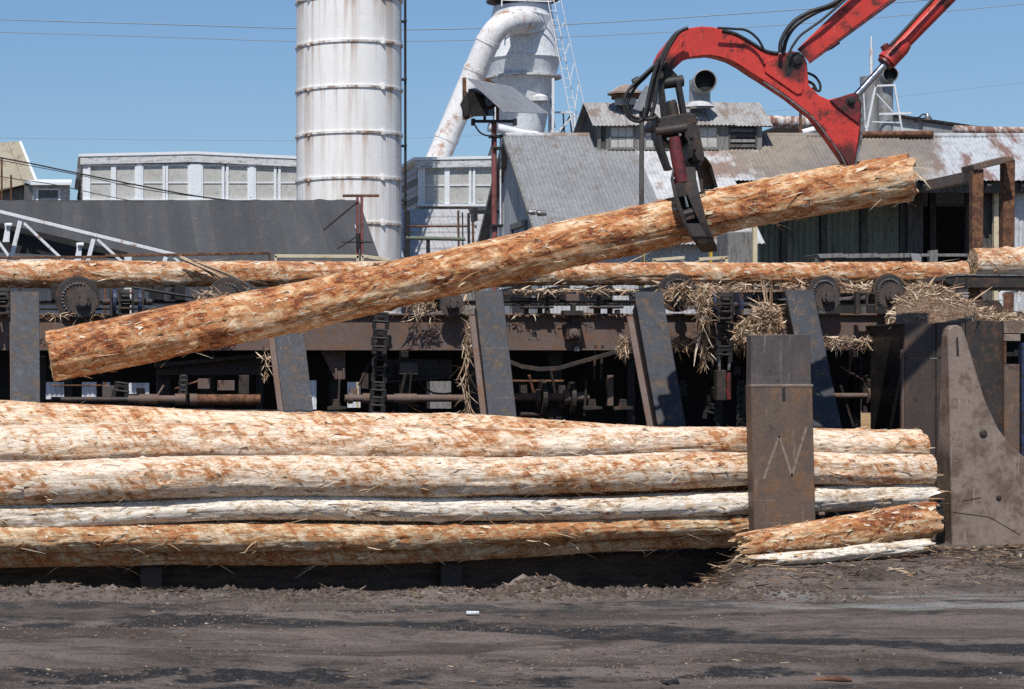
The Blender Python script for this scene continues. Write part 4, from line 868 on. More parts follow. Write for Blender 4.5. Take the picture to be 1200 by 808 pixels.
# upper stick
YK = lambda y: YG
part('stick', RED, lambda m: m.loft([[P(a_, b_, YK(b_) + o) for a_, b_, o in q_] for q_ in (
    [(934, 58, -.12), (948, 73, -.12), (948, 73, .12), (934, 58, .12)], [(994, 0, -.12), (1045, 0, -.12), (1045, 0, .12), (994, 0, .12)], [(1050, -52, -.12), (1096, -37, -.12), (1096, -37, .12), (1050, -52, .12)])]), cr, .01)
part('stick_flange', REDD, lambda m: m.loft([[P(a_, b_, YK(b_) + o) for a_, b_, o in q_] for q_ in (
    [(947, 73, -.135), (949, 75, -.135), (949, 75, .135), (947, 73, .135)], [(1044, 1, -.135), (1047, 3, -.135), (1047, 3, .135), (1044, 1, .135)], [(1095, -36, -.135), (1098, -34, -.135), (1098, -34, .135), (1095, -36, .135)])]), cr, .003)
part('stop_lug', REDD, lambda m: m.prism([(972, 55), (983, 48), (985, 51), (975, 58)], YG - .1, YG + .1), cr)
# ram
ram = part('hydraulic_ram', RED, lambda m: m.tube([P(1043, 66, YG - .05), P(1108, 0, YK(0) - .05), P(1156, -49, YK(0) - .05)], px(9, YG), 18), cr, 0)
part('piston_rod', CHROME, lambda m: m.tube([P(1001, 115, YG - .05), P(1042, 70, YG - .05)], px(4.2, YG), 14), ram, 0)
part('gland_collar', RED, lambda m: m.tube([P(1039, 72, YG - .05), P(1055, 55, YG - .05), P(1060, 50, YG - .05)], [px(11.5, YG), px(11.5, YG), px(9.4, YG)], 18), ram, 0)
part('gland_nut', REDD, lambda m: m.tube([P(1036.5, 75, YG - .05), P(1042, 69, YG - .05)], px(9.8, YG), 12), ram, 0)
part('rod_eye', STEEL, lambda m: m.tube([P(1001, 115, YG - .1), P(1001, 115, YG)], px(6, YG), 14), ram, 0)
part('port_block', REDD, lambda m: m.prism([(1035, 54), (1040, 50), (1044, 56), (1039, 61)], YG - .1, YG), ram)
# hoses
def smooth(pts, n=6):
    q_ = [np.array(p, float) for p in pts]; q_ = [2 * q_[0] - q_[1]] + q_ + [2 * q_[-1] - q_[-2]]; out = []
    for i in range(1, len(q_) - 2):
        a, b, c_, d = q_[i - 1:i + 3]
        for k in range(n):
            t_ = k / n; out.append(.5 * (2 * b + (c_ - a) * t_ + (2 * a - 5 * b + 4 * c_ - d) * t_ ** 2 + (3 * b - a - 3 * c_ + d) * t_ ** 3))
    return out + [q_[-2]]
def hose(pts, r=2.1, parent=cr, Y=YG - .2):
    return part('hose', RUBBER, lambda m: m.tube([P(*p) for p in smooth([q_ if len(q_) > 2 else q_ + (Y - (0),) for q_ in pts])], px(r, YG), 8), parent, 0)
hose([(914, 62), (915, 50), (921, 37), (932, 24), (950, 14), (975, 5), (1000, -12), (1040, -48)], 2.4)
hose([(918, 63), (921, 48), (929, 34), (942, 23), (960, 13), (985, 2), (1020, -30)], 2.4, Y=YG - .12)
hose([(925, 62), (929, 54), (938, 42), (950, 33), (965, 22), (990, 0), (1010, -20)], 1.5)
hose([(841, 33), (858, 34), (875, 36), (888, 46), (896, 60)], 1.5)
hose([(846, 36), (862, 40), (880, 50), (897, 60), (912, 63)], 2.0, Y=YG - .1)
hose([(1043, 54), (1060, 36), (1078, 16), (1093, 0), (1130, -40)], 2.0)
hose([(945, 85), (955, 90), (961, 99), (960, 107), (952, 103)], 1.5, Y=YG); hose([(945, 95), (953, 99), (957, 107)], 1.8, Y=YG)
# grapple
g = thing('log_grapple', 'black hydraulic log grapple clamped round the raised log', 'grapple', P(815, 290, YG))
part('knuckle', BLACK, lambda m: (m.prism([(771, 83), (778, 80), (788, 82), (794, 88), (790, 94), (772, 95)], YG - .1, YG + .1), m.tube([P(781, 78, YG - .08), P(781, 92, YG - .08)], px(4, YG), 10)), g)
part('cross_pin', BLACK, lambda m: m.tube([P(770, 99, YG - .1), P(800, 95, YG - .1)], px(6.8, YG), 16), g, 0)
for (xa, y0, xb, y1) in ((775, 98, 780, 140), (795, 95, 802.5, 135)):
    part('link_bar', BLACK, lambda m: m.prism([(xa - 3, y0), (xa + 3, y0 - 1), (xb + 3, y1), (xb - 3, y1)], YG - .17, YG - .09), g)
    part('link_bar', BLACK, lambda m: m.prism([(xa - 3, y0), (xa + 3, y0 - 1), (xb + 3, y1), (xb - 3, y1)], YG + .04, YG + .12), g)
part('rotator', STEEL, lambda m: m.tube([P(786, 118, YG - .02), P(787, 122, YG - .02), P(789.5, 138, YG - .02)], [px(5.2, YG), px(6.4, YG), px(6.8, YG)], 16), g, 0)
part('head_plate', STEEL, lambda m: m.prism([(768.5, 146), (770.5, 138.5), (792, 134), (815, 133), (818, 145), (800, 147), (771, 151)], YG - .26, YG + .24), g, .01)
part('head_block', BLACK, lambda m: m.prism([(772, 150), (814, 145), (817, 166), (806, 172), (784, 170), (773, 160)], YG - .16, YG + .2), g, .01)
part('crosshead_pin', STEEL, lambda m: m.tube([P(768, 155, YG - .27), P(804, 150, YG - .27)], px(5.4, YG), 16), g, 0)
for x, y in ((783, 163), (797, 158)): part('pin_bolt', BARE, lambda m: m.tube([P(x, y, YG - .3), P(x, y, YG - .36)], px(1.8, YG), 8), g, 0)
part('grapple_ram', MAROON, lambda m: m.tube([P(790, 161, YG - .31), P(792, 176, YG - .315), P(799, 214, YG - .33)], [px(6.6, YG), px(7.3, YG), px(7.3, YG)], 18), g, 0)
part('grapple_rod', CHROME, lambda m: m.tube([P(799, 214, YG - .33), P(806, 243, YG - .335)], px(3.2, YG), 12), g, 0)
part('side_arm', BLACK, lambda m: m.prism([(768.5, 155), (774, 152), (777, 168), (786, 195), (789, 199), (783, 199), (771, 168)], YG - .3, YG - .12), g, .005)
part('side_arm', STEEL, lambda m: m.prism([(803, 146), (808, 144), (818, 146), (821, 160), (826, 184), (823, 190), (818, 188), (803, 160)], YG - .3, YG - .1), g, .005)
part('side_arm', BLACK, lambda m: m.prism([(800, 148), (818, 146), (826, 186), (818, 200), (806, 190)], YG - .05, YG + .25), g, .005)
part('ram_guide', BLACK, lambda m: m.prism([(806, 168), (812, 166), (813, 182), (808, 186)], YG - .34, YG - .1), g)
for x, y in ((823, 187), (810, 160), (813, 173)): part('arm_bolt', STEEL, lambda m: m.tube([P(x, y, YG - .32), P(x, y, YG - .28)], px(2.4, YG), 6), g, 0)
# near tine: two side flanges, cross plates, toe
sec_y = [(196, YG - .34), (210, YG - .37), (228, YG - .40), (247, YG - .41), (262, YG - .40), (278, YG - .37), (291, YG - .27)]
def fl(xl, xr, dep_):
    return lambda m: m.loft([[P(a_, y, Y), P(b_, y, Y), P(b_, y, Y + d_), P(a_, y, Y + d_)] for (y, Y), a_, b_, d_ in zip(sec_y, xl, xr, dep_)])
part('tine_flange', STEEL, fl([789, 785.5, 789, 795, 800, 809, 819], [791, 789.5, 794, 800, 805, 813, 823], [.06, .16, .16, .15, .15, .12, .08]), g, .004)
part('tine_flange', STEEL, fl([803, 802, 805, 813, 820, 830, 838.5], [815, 816, 820, 825, 829, 835.5, 840], [.3, .24, .16, .15, .15, .12, .08]), g, .004)
part('tine_back_plate', BLACK, lambda m: m.loft([[P(a_, y, Y + .13), P(b_, y, Y + .13), P(b_, y, Y + .15), P(a_, y, Y + .15)] for (y, Y), a_, b_ in zip(sec_y[1:], (789, 793, 799, 804, 812, 822), (803, 806, 814, 821, 831, 839))]), g, 0)
part('cross_plate', STEEL, lambda m: m.prism([(790, 216), (804, 213), (808, 229), (793, 232)], YG - .385, YG - .36, YG - .38), g, .004)
part('rod_clevis', STEEL, lambda m: (m.prism([(801, 247), (812, 243), (815, 256), (804, 259)], YG - .38, YG - .3, YG - .38), m.tube([P(800, 252, YG - .36), P(816, 247, YG - .36)], px(4, YG), 12)), g)
part('cross_plate', POSTD, lambda m: m.loft([[P(a_, y, Y), P(b_, y, Y), P(b_, y, Y + .04), P(a_, y, Y + .04)] for a_, b_, y, Y in ((804, 821, 262, YG - .395), (811, 830, 277, YG - .365), (817, 834, 284, YG - .31))]), g, .004)
part('toe', STEEL, lambda m: m.loft([[P(a_, y, Y), P(b_, y - 2, Y), P(b_ + 1, y + 3, Y + .13), P(a_ + 1, y + 4, Y + .13)] for a_, b_, y, Y in ((816, 835, 281, YG - .36), (818, 838.5, 287, YG - .34), (821, 840, 292, YG - .24))]), g, .006)
# far tine
part('far_tine', POSTD, lambda m: m.loft([[P(a_, y, Y), P(b_, y2, Y), P(b_, y2, Y + .05), P(a_, y, Y + .05)] for a_, b_, y, y2, Y in ((812, 827, 186, 184, YG + .2), (816, 834, 196, 194, YG + .31), (821, 841, 224, 220, YG + .36), (824, 843, 250, 246, YG + .36), (830, 846, 275, 270, YG + .3))]), g, .006)
part('far_tine_flange', BLACK, lambda m: m.loft([[P(a_, y, Y), P(a_ + 4, y, Y), P(a_ + 4, y, Y + .2), P(a_, y, Y + .2)] for a_, y, Y in ((823, 185, YG + .1), (830, 195, YG + .2), (838, 222, YG + .27), (841, 248, YG + .28), (844, 272, YG + .24))]), g, .004)
def ghose(pts, r=2.0, Y=YG - .26): return hose(pts, r, g, Y)
ghose([(803, 34), (792, 40), (783, 52), (775, 68), (768, 84), (765, 100), (762, 120), (757, 136), (753, 142)], 2.2)
ghose([(806, 33), (796, 38), (786, 52), (779, 66), (772, 84), (769, 102), (767, 122), (763, 136), (758, 142)], 2.2)
ghose([(772, 70), (766, 88), (762, 104), (758, 124), (755, 138), (762, 140), (770, 137)], 2.2, YG - .3)
ghose([(770, 74), (757, 86), (742, 100), (733, 112), (731, 124), (735, 136), (744, 142), (752, 141), (757, 132)], 2.0, YG - .22)
ghose([(768, 78), (757, 90), (746, 101), (739, 112), (735, 124), (738, 134), (747, 139), (760, 138), (768, 134)], 1.8, YG - .18)
ghose([(760, 118), (763, 130), (770, 138), (772, 142)], 1.8)
part('hose_clamp', BLACK, lambda m: m.tube([P(742, 97, YG - .2), P(749, 93, YG - .2)], px(4, YG), 10), g, 0)

# ------------------------------------------------------------------ corrugated sheets
def sheet_mesh(name, wd, ln, mat, pitch=.076, amp=.009, per=6, rows=3):
    n = int(round(wd / pitch)) * per; n = max(n, 4); vs = []; fs = []
    for j in range(rows + 1):
        for i in range(n + 1):
            x = wd * i / n; vs.append((x, ln * j / rows, amp * math.sin(2 * math.pi * x / pitch)))
    for j in range(rows):
        for i in range(n):
            a = j * (n + 1) + i; fs.append((a, a + 1, a + n + 2, a + n + 1))
    me = bpy.data.meshes.new(name); me.from_pydata(vs, [], fs); me.materials.append(mat)
    me.polygons.foreach_set('use_smooth', [True] * len(fs)); me.update(); return me
def roof_sheets(parent, x0, x1, ye, ze, yr, zr, wd, mat, name='roof_sheet', jitter=.012, **kw):
    """sheets from the eave (ye, ze) up to the ridge (yr, zr)"""
    ln = math.hypot(yr - ye, zr - ze); sl = math.atan2(zr - ze, yr - ye); n = int(math.ceil((x1 - x0) / wd - 1e-6)); w_ = (x1 - x0) / n
    me = sheet_mesh(name, w_ + .03, ln, mat, **kw)
    for k in range(n):
        piece(name, me, parent, (x0 + k * w_, ye - random.uniform(0, .05) * math.cos(sl), ze + (.006 if k % 2 else 0) + random.uniform(0, jitter)), (sl + random.uniform(-.004, .004), 0, 0))
def wall_sheets(parent, x0, x1, y, z0, z1, wd, mat, name='wall_sheet', **kw):
    n = int(math.ceil((x1 - x0) / wd - 1e-6)); w_ = (x1 - x0) / n; me = sheet_mesh(name, w_ + .02, z1 - z0, mat, **kw)
    for k in range(n): piece(name, me, parent, (x0 + k * w_, y - (.007 if k % 2 else 0), z0), (R(90), 0, random.uniform(-.003, .003)))

# ------------------------------------------------------------------ long low shed with dark roof, left
t = thing('dark_roof_shed', 'long low white-walled shed with black tarred roof behind the conveyor', 'shed', (1.2, 38.8, 0))
Xr = P(418, 0, 40).x
zr, ze = P(0, 237, 40).z, P(0, 302, 37.6).z
roof_sheets(t, -6.2, Xr, 37.3, ze - .12, 40, zr, .36, DROOF, pitch=.36, amp=.012, per=8, jitter=.03)
mb = MB(); mb.box(-6.2, Xr + .02, 39.98, 40.1, zr - .02, zr + .03); mb.build('ridge_cap', DROOF, t)
mb = MB(); mb.hexa([(-6.2, 40.1, zr - .05), (Xr, 40.1, zr - .05), (Xr, 43, ze), (-6.2, 43, ze), (-6.2, 40.1, zr), (Xr, 40.1, zr), (Xr, 43, ze + .05), (-6.2, 43, ze + .05)]); mb.build('rear_roof', DROOF, t)
wall_sheets(t, -6.2, Xr - .1, 38.6, -.05, ze + .3, .9, WHITEW)
mb = MB(); mb.prism([(416, 262), (428, 300), (428, 520), (416, 520)], 38.7, 38.75, 38.7); mb.build('end_wall', WHITEW, t)
# things lit behind the conveyor at the right
mb = MB()
for k in range(5): mb.box(10.2 + k * .16, 10.34 + k * .16, 34 + k * .01, 34.03 + k * .01, 0, 1.75)
tag(mb.build('board_fence', WOODG), 'pale grey boards standing behind the conveyor legs', 'fence')
for k, (xa, xb, y0, y1, lb) in enumerate(((1000, 1070, 482, 520, 'tan plank leaning low behind the conveyor at the right'),)):
    mb = MB(); mb.prism([(xa, y0), (xb, y0 + 5), (xb, y1), (xa, y1)], 33.2, 33.4); tag(mb.build('timber', WOODT), lb, 'timber')

# ------------------------------------------------------------------ mill building
YR = 45.0; ZR = P(0, 160, YR).z
XL = P(592, 0, YR).x; XM = 12.3; XE = 20.0
ml = thing('sawmill_building', 'weathered sawmill with steep grey corrugated roof and rusted long roof', 'building', (13, 43, 0))
Ye1 = 41.75; Ze1 = ZR - .672 * (YR - Ye1)
roof_sheets(ml, XL, 10.75, Ye1, Ze1, YR, ZR, .77, GALV)
roof_sheets(ml, 10.75, XM, Ye1, Ze1, YR, ZR, .78, OLDROOF)
Ye2 = 43.6; Ze2 = ZR - .672 * (YR - Ye2)
roof_sheets(ml, XM, XE, Ye2, Ze2, YR, ZR, .86, OLDROOF, jitter=.02)
mb = MB(); mb.hexa([(XL, YR, ZR - .03), (XE, YR, ZR - .03), (XE, 49, ZR - 2.7), (XL, 49, ZR - 2.7), (XL, YR, ZR), (XE, YR, ZR), (XE, 49, ZR - 2.67), (XL, 49, ZR - 2.67)]); mb.build('rear_roof', GALV, ml)
mb = MB(); mb.tube([(XL, YR, ZR + .01), (XE, YR, ZR + .0)], .06, 8); mb.build('ridge_cap', OLDROOF, ml)
# gable wall on the left: vertical boards
gx = XL + .12
nb = 17
for k in range(nb):
    y0 = 41.95 + k * (48 - 41.95) / nb; y1 = y0 + (48 - 41.95) / nb - .012; yc = (y0 + y1) / 2
    top = ZR - .672 * abs(YR - yc) - .09
    mb = MB(); o_ = random.uniform(0, .012); mb.box(gx + o_, gx + .03 + o_, y0, y1, 0, top); mb.build('gable_board', WOODL, ml)
mb = MB(); mb.bar((XL - .02, YR, ZR - .05), (XL - .02, Ye1, Ze1 - .05), .1, .05); mb.build('barge_board', WOODG, ml)
mb = MB(); mb.bar((XL - .02, YR, ZR - .05), (XL - .02, 48.6, ZR - 2.47), .1, .05); mb.build('barge_board', WOODG, ml)
mb = MB(); mb.box(gx - .03, gx - .005, 43.6, 44.8, 2.9, 4.6); mb.build('side_door', WOODD, ml)
mb = MB()
for dy in (43.5, 44.82): mb.box(gx - .05, gx - .004, dy, dy + .1, 2.8, 4.7)
mb.box(gx - .05, gx - .004, 43.5, 44.92, 4.7, 4.8); mb.build('door_frame', WOODG, ml)
mb = MB(); mb.box(gx - .5, gx - .004, 46.3, 46.36, 5.1, 5.16); mb.box(gx - .5, gx - .42, 46.2, 46.5, 4.95, 5.2); mb.build('wall_bracket', BLACK, ml)
mb = MB(); mb.lathe(P(629, 250, 41.7), (1, 0, 0), [(0, .04), (.05, .06), (.16, .05), (.17, 0)], 10); mb.build('wall_lamp', BARE, ml)
mb = MB(); mb.lathe(P(619, 249, 41.7), (1, 0, 0), [(0, .03), (.05, .05), (.12, .05), (.13, 0)], 10); mb.build('wall_lamp', BARE, ml)
# front wall pieces below the eaves
Ywl = 45.0
wall_sheets(ml, XL + .1, XM, 42.1, 0, Ze1 + .2, .8, GALVW)
mb = MB(); mb.box(XM, XE, 46.6, 46.65, 0, ZR - 1.2); mb.build('inner_wall', DARKIN, ml)  # interior shade put into the wall colour so the openings look dark
pan = [(887, 915.5), (922, 962), (968.5, 1009), (1015.5, 1055)]
for xa, xb in pan:
    a, b = P(xa, 0, Ywl).x, P(xb, 0, Ywl).x
    wall_sheets(ml, a, b, Ywl, P(0, 330, Ywl).z, P(0, 210, Ywl).z, b - a, GREENW, 'wall_panel', pitch=.11, amp=.02)
for xa, xb in ((915.5, 922), (962, 968.5), (1009, 1015.5), (1055, 1082)):
    mb = MB(); mb.pbox(xa, 205, xb, 560, Ywl - .07, Ywl + .1); mb.build('wall_post', WOODD, ml, .008)
mb = MB(); mb.pbox(885, 330, 1082, 520, Ywl, Ywl + .05); mb.build('lower_wall', DARKIN, ml)
mb = MB(); mb.box(XM, XE, Ye2 + .15, Ye2 + .3, Ze2 - .2, Ze2 - .02); mb.build('eave_beam', WOODD, ml)
for x in (1000, 1040, 1075, 1108, 1150, 1190, 1225):
    a = P(x, 0, 44).x; mb = MB(); mb.bar((a, Ye2 + .05, Ze2 - .14), (a, 44.95, ZR - .14), .14, .07); mb.build('rafter', WOODD, ml)
for xa, xb, Y in ((1090, 1097, 45.5), (1133, 1140, 44.6), (1064, 1070, 44.8)):
    mb = MB(); mb.pbox(xa, 205, xb, 560, Y, Y + .12); mb.build('door_post', WOODD, ml)
mb = MB(); mb.pbox(1165, 208, 1170.5, 560, 44.0, 44.1); mb.build('cream_post', CREAM, ml)
mb = MB(); mb.pbox(1150, 206, 1164, 560, 44.2, 44.3); mb.build('door_post', WOODD, ml)
a = P(1172, 0, 44.0).x; wall_sheets(ml, a, XE, 44.0, 0, P(0, 212, 44.0).z, 1.0, GALVW)
mb = MB(); mb.box(a, XE, 43.9, 43.98, P(0, 221, 43.9).z, P(0, 215, 43.9).z); mb.build('wall_rail', WOODG, ml)
mb = MB(); mb.tube([P(1000, 158, 44.9), P(1093, 157, 44.9)], .06, 10); mb.build('ridge_pipe', RUST, ml)
mb = MB(); mb.hexa([tuple(P(x, y, Y)) for x, y, Y in ((757, 262, 43.2), (777, 262, 43.2), (772, 237, 43.9), (753, 237, 43.9), (757, 261.5, 43.17), (777, 261.5, 43.17), (772, 236.5, 43.87), (753, 236.5, 43.87))]); mb.build('roof_patch', GALV, ml)
# monitor dormer on the ridge
Yd, Ydr = 44.55, 45.2; XA, XB = P(700, 0, Yd).x, P(893, 0, Yd).x; zb_, ze_, zr_ = P(0, 176, Yd).z, P(0, 145, Yd).z, P(0, 121, Ydr).z
dm = thing('roof_dormer', 'weathered dormer with pale windows and rusty corrugated roof on the mill ridge', 'dormer', ((XA + XB) / 2, Yd, zb_))
roof_sheets(dm, XA - .12, XB + .12, Yd - .15, ze_ - .06, Ydr, zr_, .8, weathered('old_grey_roof', (.3, .295, .285), (.42, .415, .4), (.23, .175, .145), .36, 1.2, (2, .7, .7), rough=.75, streak=.6))
mb = MB(); mb.hexa([(XA - .12, Ydr, zr_ - .03), (XB + .12, Ydr, zr_ - .03), (XB + .12, 46.1, ze_ - .06), (XA - .12, 46.1, ze_ - .06), (XA - .12, Ydr, zr_), (XB + .12, Ydr, zr_), (XB + .12, 46.1, ze_ - .03), (XA - .12, 46.1, ze_ - .03)]); mb.build('rear_roof', GALV, dm)
mb = MB(); mb.add([(XA, Yd, zb_ - .6), (XA, 45.95, zb_ - .6), (XA, 45.95, ze_ - .02), (XA, Ydr, zr_ - .03), (XA, Yd, ze_ - .02)], [(0, 1, 2, 3, 4)]); mb.add([(XB, Yd, zb_ - .6), (XB, 45.95, zb_ - .6), (XB, 45.95, ze_ - .02), (XB, Ydr, zr_ - .03), (XB, Yd, ze_ - .02)], [(4, 3, 2, 1, 0)]); mb.box(XA, XB, 45.9, 45.94, zb_ - .6, ze_ - .03); mb.build('end_wall', WOODD, dm)
mb = MB(); mb.box(XA, XB, Yd, Yd + .05, zb_ - .6, ze_); mb.build('front_wall', WOODD, dm)
for xa, xb in ((700, 704), (710, 713.5), (744, 750), (788, 792), (842, 854), (887, 893)):
    mb = MB(); mb.pbox(xa, 147, xb, 176, Yd - .03, Yd); mb.build('wall_board', WOODG, dm)
for xa, xb, n_ in ((714, 744, 3), (755, 786, 3), (795, 842, 4)):
    wn_ = part('window', WOODG, lambda m: (m.pbox(xa, 147.5, xb, 149.5, Yd - .05, Yd), m.pbox(xa, 173, xb, 175.5, Yd - .06, Yd), m.pbox(xa, 149.5, xa + 1.6, 173, Yd - .05, Yd), m.pbox(xb - 1.6, 149.5, xb, 173, Yd - .05, Yd)), dm, 0)
    st_ = (xb - xa - 3.2) / n_
    for k in range(n_):
        for y0, y1 in ((149.8, 160.6), (161.6, 172.8)):
            part('pane', PANE, lambda m: m.pbox(xa + 1.9 + k * st_, y0, xa + 1.3 + (k + 1) * st_, y1, Yd - .02 - random.uniform(0, .01), Yd), wn_, 0)
lv = part('louvre', WOODD, lambda m: (m.pbox(854, 147.5, 887, 149, Yd - .05, Yd), m.pbox(854, 149, 855.6, 174, Yd - .05, Yd), m.pbox(885.4, 149, 887, 174, Yd - .05, Yd)), dm, 0)
for k in range(4): part('slat', WOODD if k % 2 else WOODG, lambda m: m.hexa([tuple(P(x, y, Y)) for x, y, Y in ((856, 155 + k * 6, Yd - .03), (885, 155 + k * 6, Yd - .03), (885, 151 + k * 6, Yd - .001), (856, 151 + k * 6, Yd - .001), (856, 154.3 + k * 6, Yd - .03), (885, 154.3 + k * 6, Yd - .03), (885, 150.3 + k * 6, Yd - .001), (856, 150.3 + k * 6, Yd - .001))]), lv, 0)
part('dark_opening', DARKIN, lambda m: m.pbox(856, 149, 885, 174, Yd - .004, Yd - .0005), lv, 0)
# elbow vent on the dormer
def elbow(name, label, x, y, ybase, r, Y, mat):
    t = thing(name, label, 'vent', P(x, ybase, Y)); rr = px(r, Y)
    c = P(x, y, Y); pts = [Vector((c.x, Y, P(x, ybase + 6, Y).z)), Vector((c.x, Y, c.z - rr * .5)), Vector((c.x, Y - rr * .25, c.z - rr * .1)), Vector((c.x, Y - rr * .8, c.z + rr * .05))]
    part('duct', mat, lambda m: m.tube(pts[:2] + [Vector((c.x, Y, c.z + rr * .3))], rr * .96, 24), t, 0)
    part('hood', mat, lambda m: m.lathe(Vector((c.x, Y - rr * 1.9, c.z)), (0, 1, -.12), [(0, rr * 1.04), (rr * 1.6, rr * 1.0), (rr * 2.5, rr * .8), (rr * 2.9, 0)], 28), t, 0)
    part('dark_mouth', DARKIN, lambda m: m.lathe(Vector((c.x, Y - rr * 1.88, c.z)), (0, 1, -.12), [(.0, rr * .98), (rr * .85, rr * .94), (rr * .87, 0)], 28), t, 0)
    part('rim', mat, lambda m: m.tube([Vector((c.x + rr * 1.03 * math.cos(a), Y - rr * 1.9, c.z + rr * 1.03 * math.sin(a))) for a in [k * math.pi / 14 for k in range(29)]], rr * .07, 6), t, 0)
    return t
e = elbow('elbow_vent', 'grey elbow vent with dark mouth on the dormer roof', 820, 98, 122, 12.5, 44.7, GALV)
part('flashing', OLDROOF, lambda m: m.lathe(P(820, 126, 44.6), (0, 0, 1), [(0, .27), (.07, .22), (.1, .19)], 20), e, 0)
t = thing('roof_ventilator', 'small rusty conical roof ventilator on the dormer', 'vent', P(733, 122, 44.8))
part('stack', GALV, lambda m: m.lathe(P(733, 124, 44.8), (0, 0, 1), [(0, .2), (.25, .2)], 16), t, 0)
part('cap', OLDROOF, lambda m: m.lathe(P(733, 111, 44.8), (0, 0, 1), [(0, .33), (.03, .33), (.17, .1), (.2, 0)], 18), t, 0)
part('drum', RUST, lambda m: m.lathe(P(733, 116, 44.8), (0, 0, 1), [(0, .26), (.09, .26), (.1, .2)], 16), t, 0)

# rusty goal frame in front of the mill doorway
t = thing('steel_gantry', 'rusty steel goal-shaped gantry before the dark mill doorway', 'gantry', P(1163, 640, 34))
part('post', RUST, lambda m: m.prism([(1140, 200), (1153, 198), (1150, 640), (1139, 640)], 34.0, 34.14), t, .01)
part('post', RUST, lambda m: m.prism([(1176, 185), (1190, 188), (1186, 640), (1173, 640)], 34.3, 34.44), t, .01)
part('top_beam', POST, lambda m: m.prism([(1140, 193), (1176, 183.5), (1186, 183.5), (1190, 188), (1176, 192), (1142, 200)], 33.96, 34.42), t, .01)
part('side_beam', POST, lambda m: m.pbox(1141, 199, 1151, 212, 34.14, 36.0), t)
# bench of planks and rail by the panels
t = thing('plank_bench', 'low weathered plank platform in front of the green-grey wall panels', 'bench', P(1010, 420, 39))
for xa, xb in ((958, 988), (989, 1028), (1029, 1066)): part('plank', WOODG, lambda m: m.prism([(xa, 298), (xb, 297), (xb + 4, 302), (xa + 3, 303)], 39.0, 39.7, 39.0), t)
part('apron', WOODD, lambda m: m.pbox(955, 303, 1074, 330, 39.05, 39.1), t)
part('leg', WOODD, lambda m: (m.pbox(960, 330, 966, 600, 39.1, 39.2), m.pbox(1062, 330, 1068, 600, 39.1, 39.2)), t)
part('end_board', GALV, lambda m: m.prism([(1067, 297), (1080, 298), (1080, 312), (1071, 312)], 38.9, 38.94), t)
t = thing('wooden_railing', 'grey wooden railing post and rail before the dark doorway', 'railing', P(1100, 440, 38))
part('post', WOODG, lambda m: m.prism([(1090, 294), (1099, 293), (1099, 560), (1090, 560)], 38, 38.12), t)
part('rail', WOODG, lambda m: m.pbox(1080, 297.5, 1134, 301, 38.02, 38.06), t)
mb = MB(); mb.prism([(853, 272), (882, 271), (882, 560), (853, 560)], 40.2, 40.9); tag(mb.build('grey_cabinet', WOODG, None, .02), 'grey wooden cabinet behind the conveyor left of the wall panels', 'cabinet')
for x, w_, y0, lb, mt in ((752, 3.5, 285, 'yellow post behind the conveyor below the grapple', YELLOW), (832, 3, 288, 'yellow post left of the grey cabinet', YELLOW), (882.5, 5, 262, 'tan wooden post beside the green-grey wall panels', CREAM)):
    mb = MB(); mb.pbox(x, y0, x + w_, 620, 40.0, 40.08); tag(mb.build('yard_post', mt), lb, 'post')
mb = MB(); mb.bar(P(765, 305, 39.8), P(802, 302, 39.8), .05, .05); mb.bar(P(819, 304, 39.8), P(852, 302, 39.8), .05, .05); mb.bar(P(766, 305, 39.8), P(766, 590, 39.8), .05, .05); mb.bar(P(851, 302, 39.8), P(851, 590, 39.8), .05, .05)
tag(mb.build('pale_rail', CREAM), 'pale timber hand rail between the yellow posts', 'rail')

# ------------------------------------------------------------------ floodlight poles
YF = 33.0
t = thing('floodlight_pole', 'red-brown pole with crossarm and hooded floodlight left of the grey roof', 'lamp pole', P(579.5, 640, YF))
part('pole', ROXIDE, lambda m: m.tube([P(579, 141, YF), P(580, 640, YF)], px(3.2, YF), 12), t, 0)
part('crossarm', BLACK, lambda m: (m.pbox(554, 140.5, 605, 144, YF - .06, YF - .02), m.pbox(553, 139, 557, 147, YF - .08, YF), m.pbox(602, 139, 606, 147, YF - .08, YF)), t)
hd = part('hood', GALV, lambda m: m.hexa([P(547, 92, YF - .2), P(599, 102, YF + .9), P(644.5, 134, YF + .75), P(590, 131.6, YF - .35), P(547, 91.4, YF - .2), P(599, 101.4, YF + .9), P(644.5, 133.4, YF + .75), P(590, 131, YF - .35)]), t, 0)
part('hood_post', RUST, lambda m: m.pbox(542.5, 91, 546.5, 140, YF - .25, YF - .2), t)
for a_, b_ in (((546, 139, YF - .2), (582, 123, YF + .1)), ((569, 93, YF + .4), (585, 102, YF + .6)), ((569, 92, YF + .4), (569, 106, YF + .4)), ((583, 116, YF), (583, 141, YF)), ((568, 118, YF + .1), (568, 141, YF))):
    part('light_bar', RUST, lambda m: m.bar(P(*a_), P(*b_), .038, .038), t)
part('floodlight', BLACK, lambda m: m.loft([[P(x, y, Y) for x, y, Y in s_] for s_ in ([(549, 104, YF - .2), (567, 112, YF - .1), (573, 136, YF - .1), (545, 137, YF - .2)], [(556, 103, YF + .25), (578, 115, YF + .3), (580, 136, YF + .3), (552, 137, YF + .25)])]), t, .01)
part('lamp_face', DARKIN, lambda m: m.prism([(540, 122), (548, 107), (550, 134), (545, 138)], YF - .3, YF - .24), t)
part('wire', RUBBER, lambda m: m.tube([P(x, y, YF - .1) for x, y in smooth([(556, 146, 0), (562, 155, 0), (570, 159, 0), (578, 159, 0)], 4) for x, y in [(x, y)]] if False else [P(q_[0], q_[1], YF - .1) for q_ in smooth([(556, 146, 0), (562, 155, 0), (570, 159, 0), (578, 159, 0)], 4)], .012, 6), t, 0)
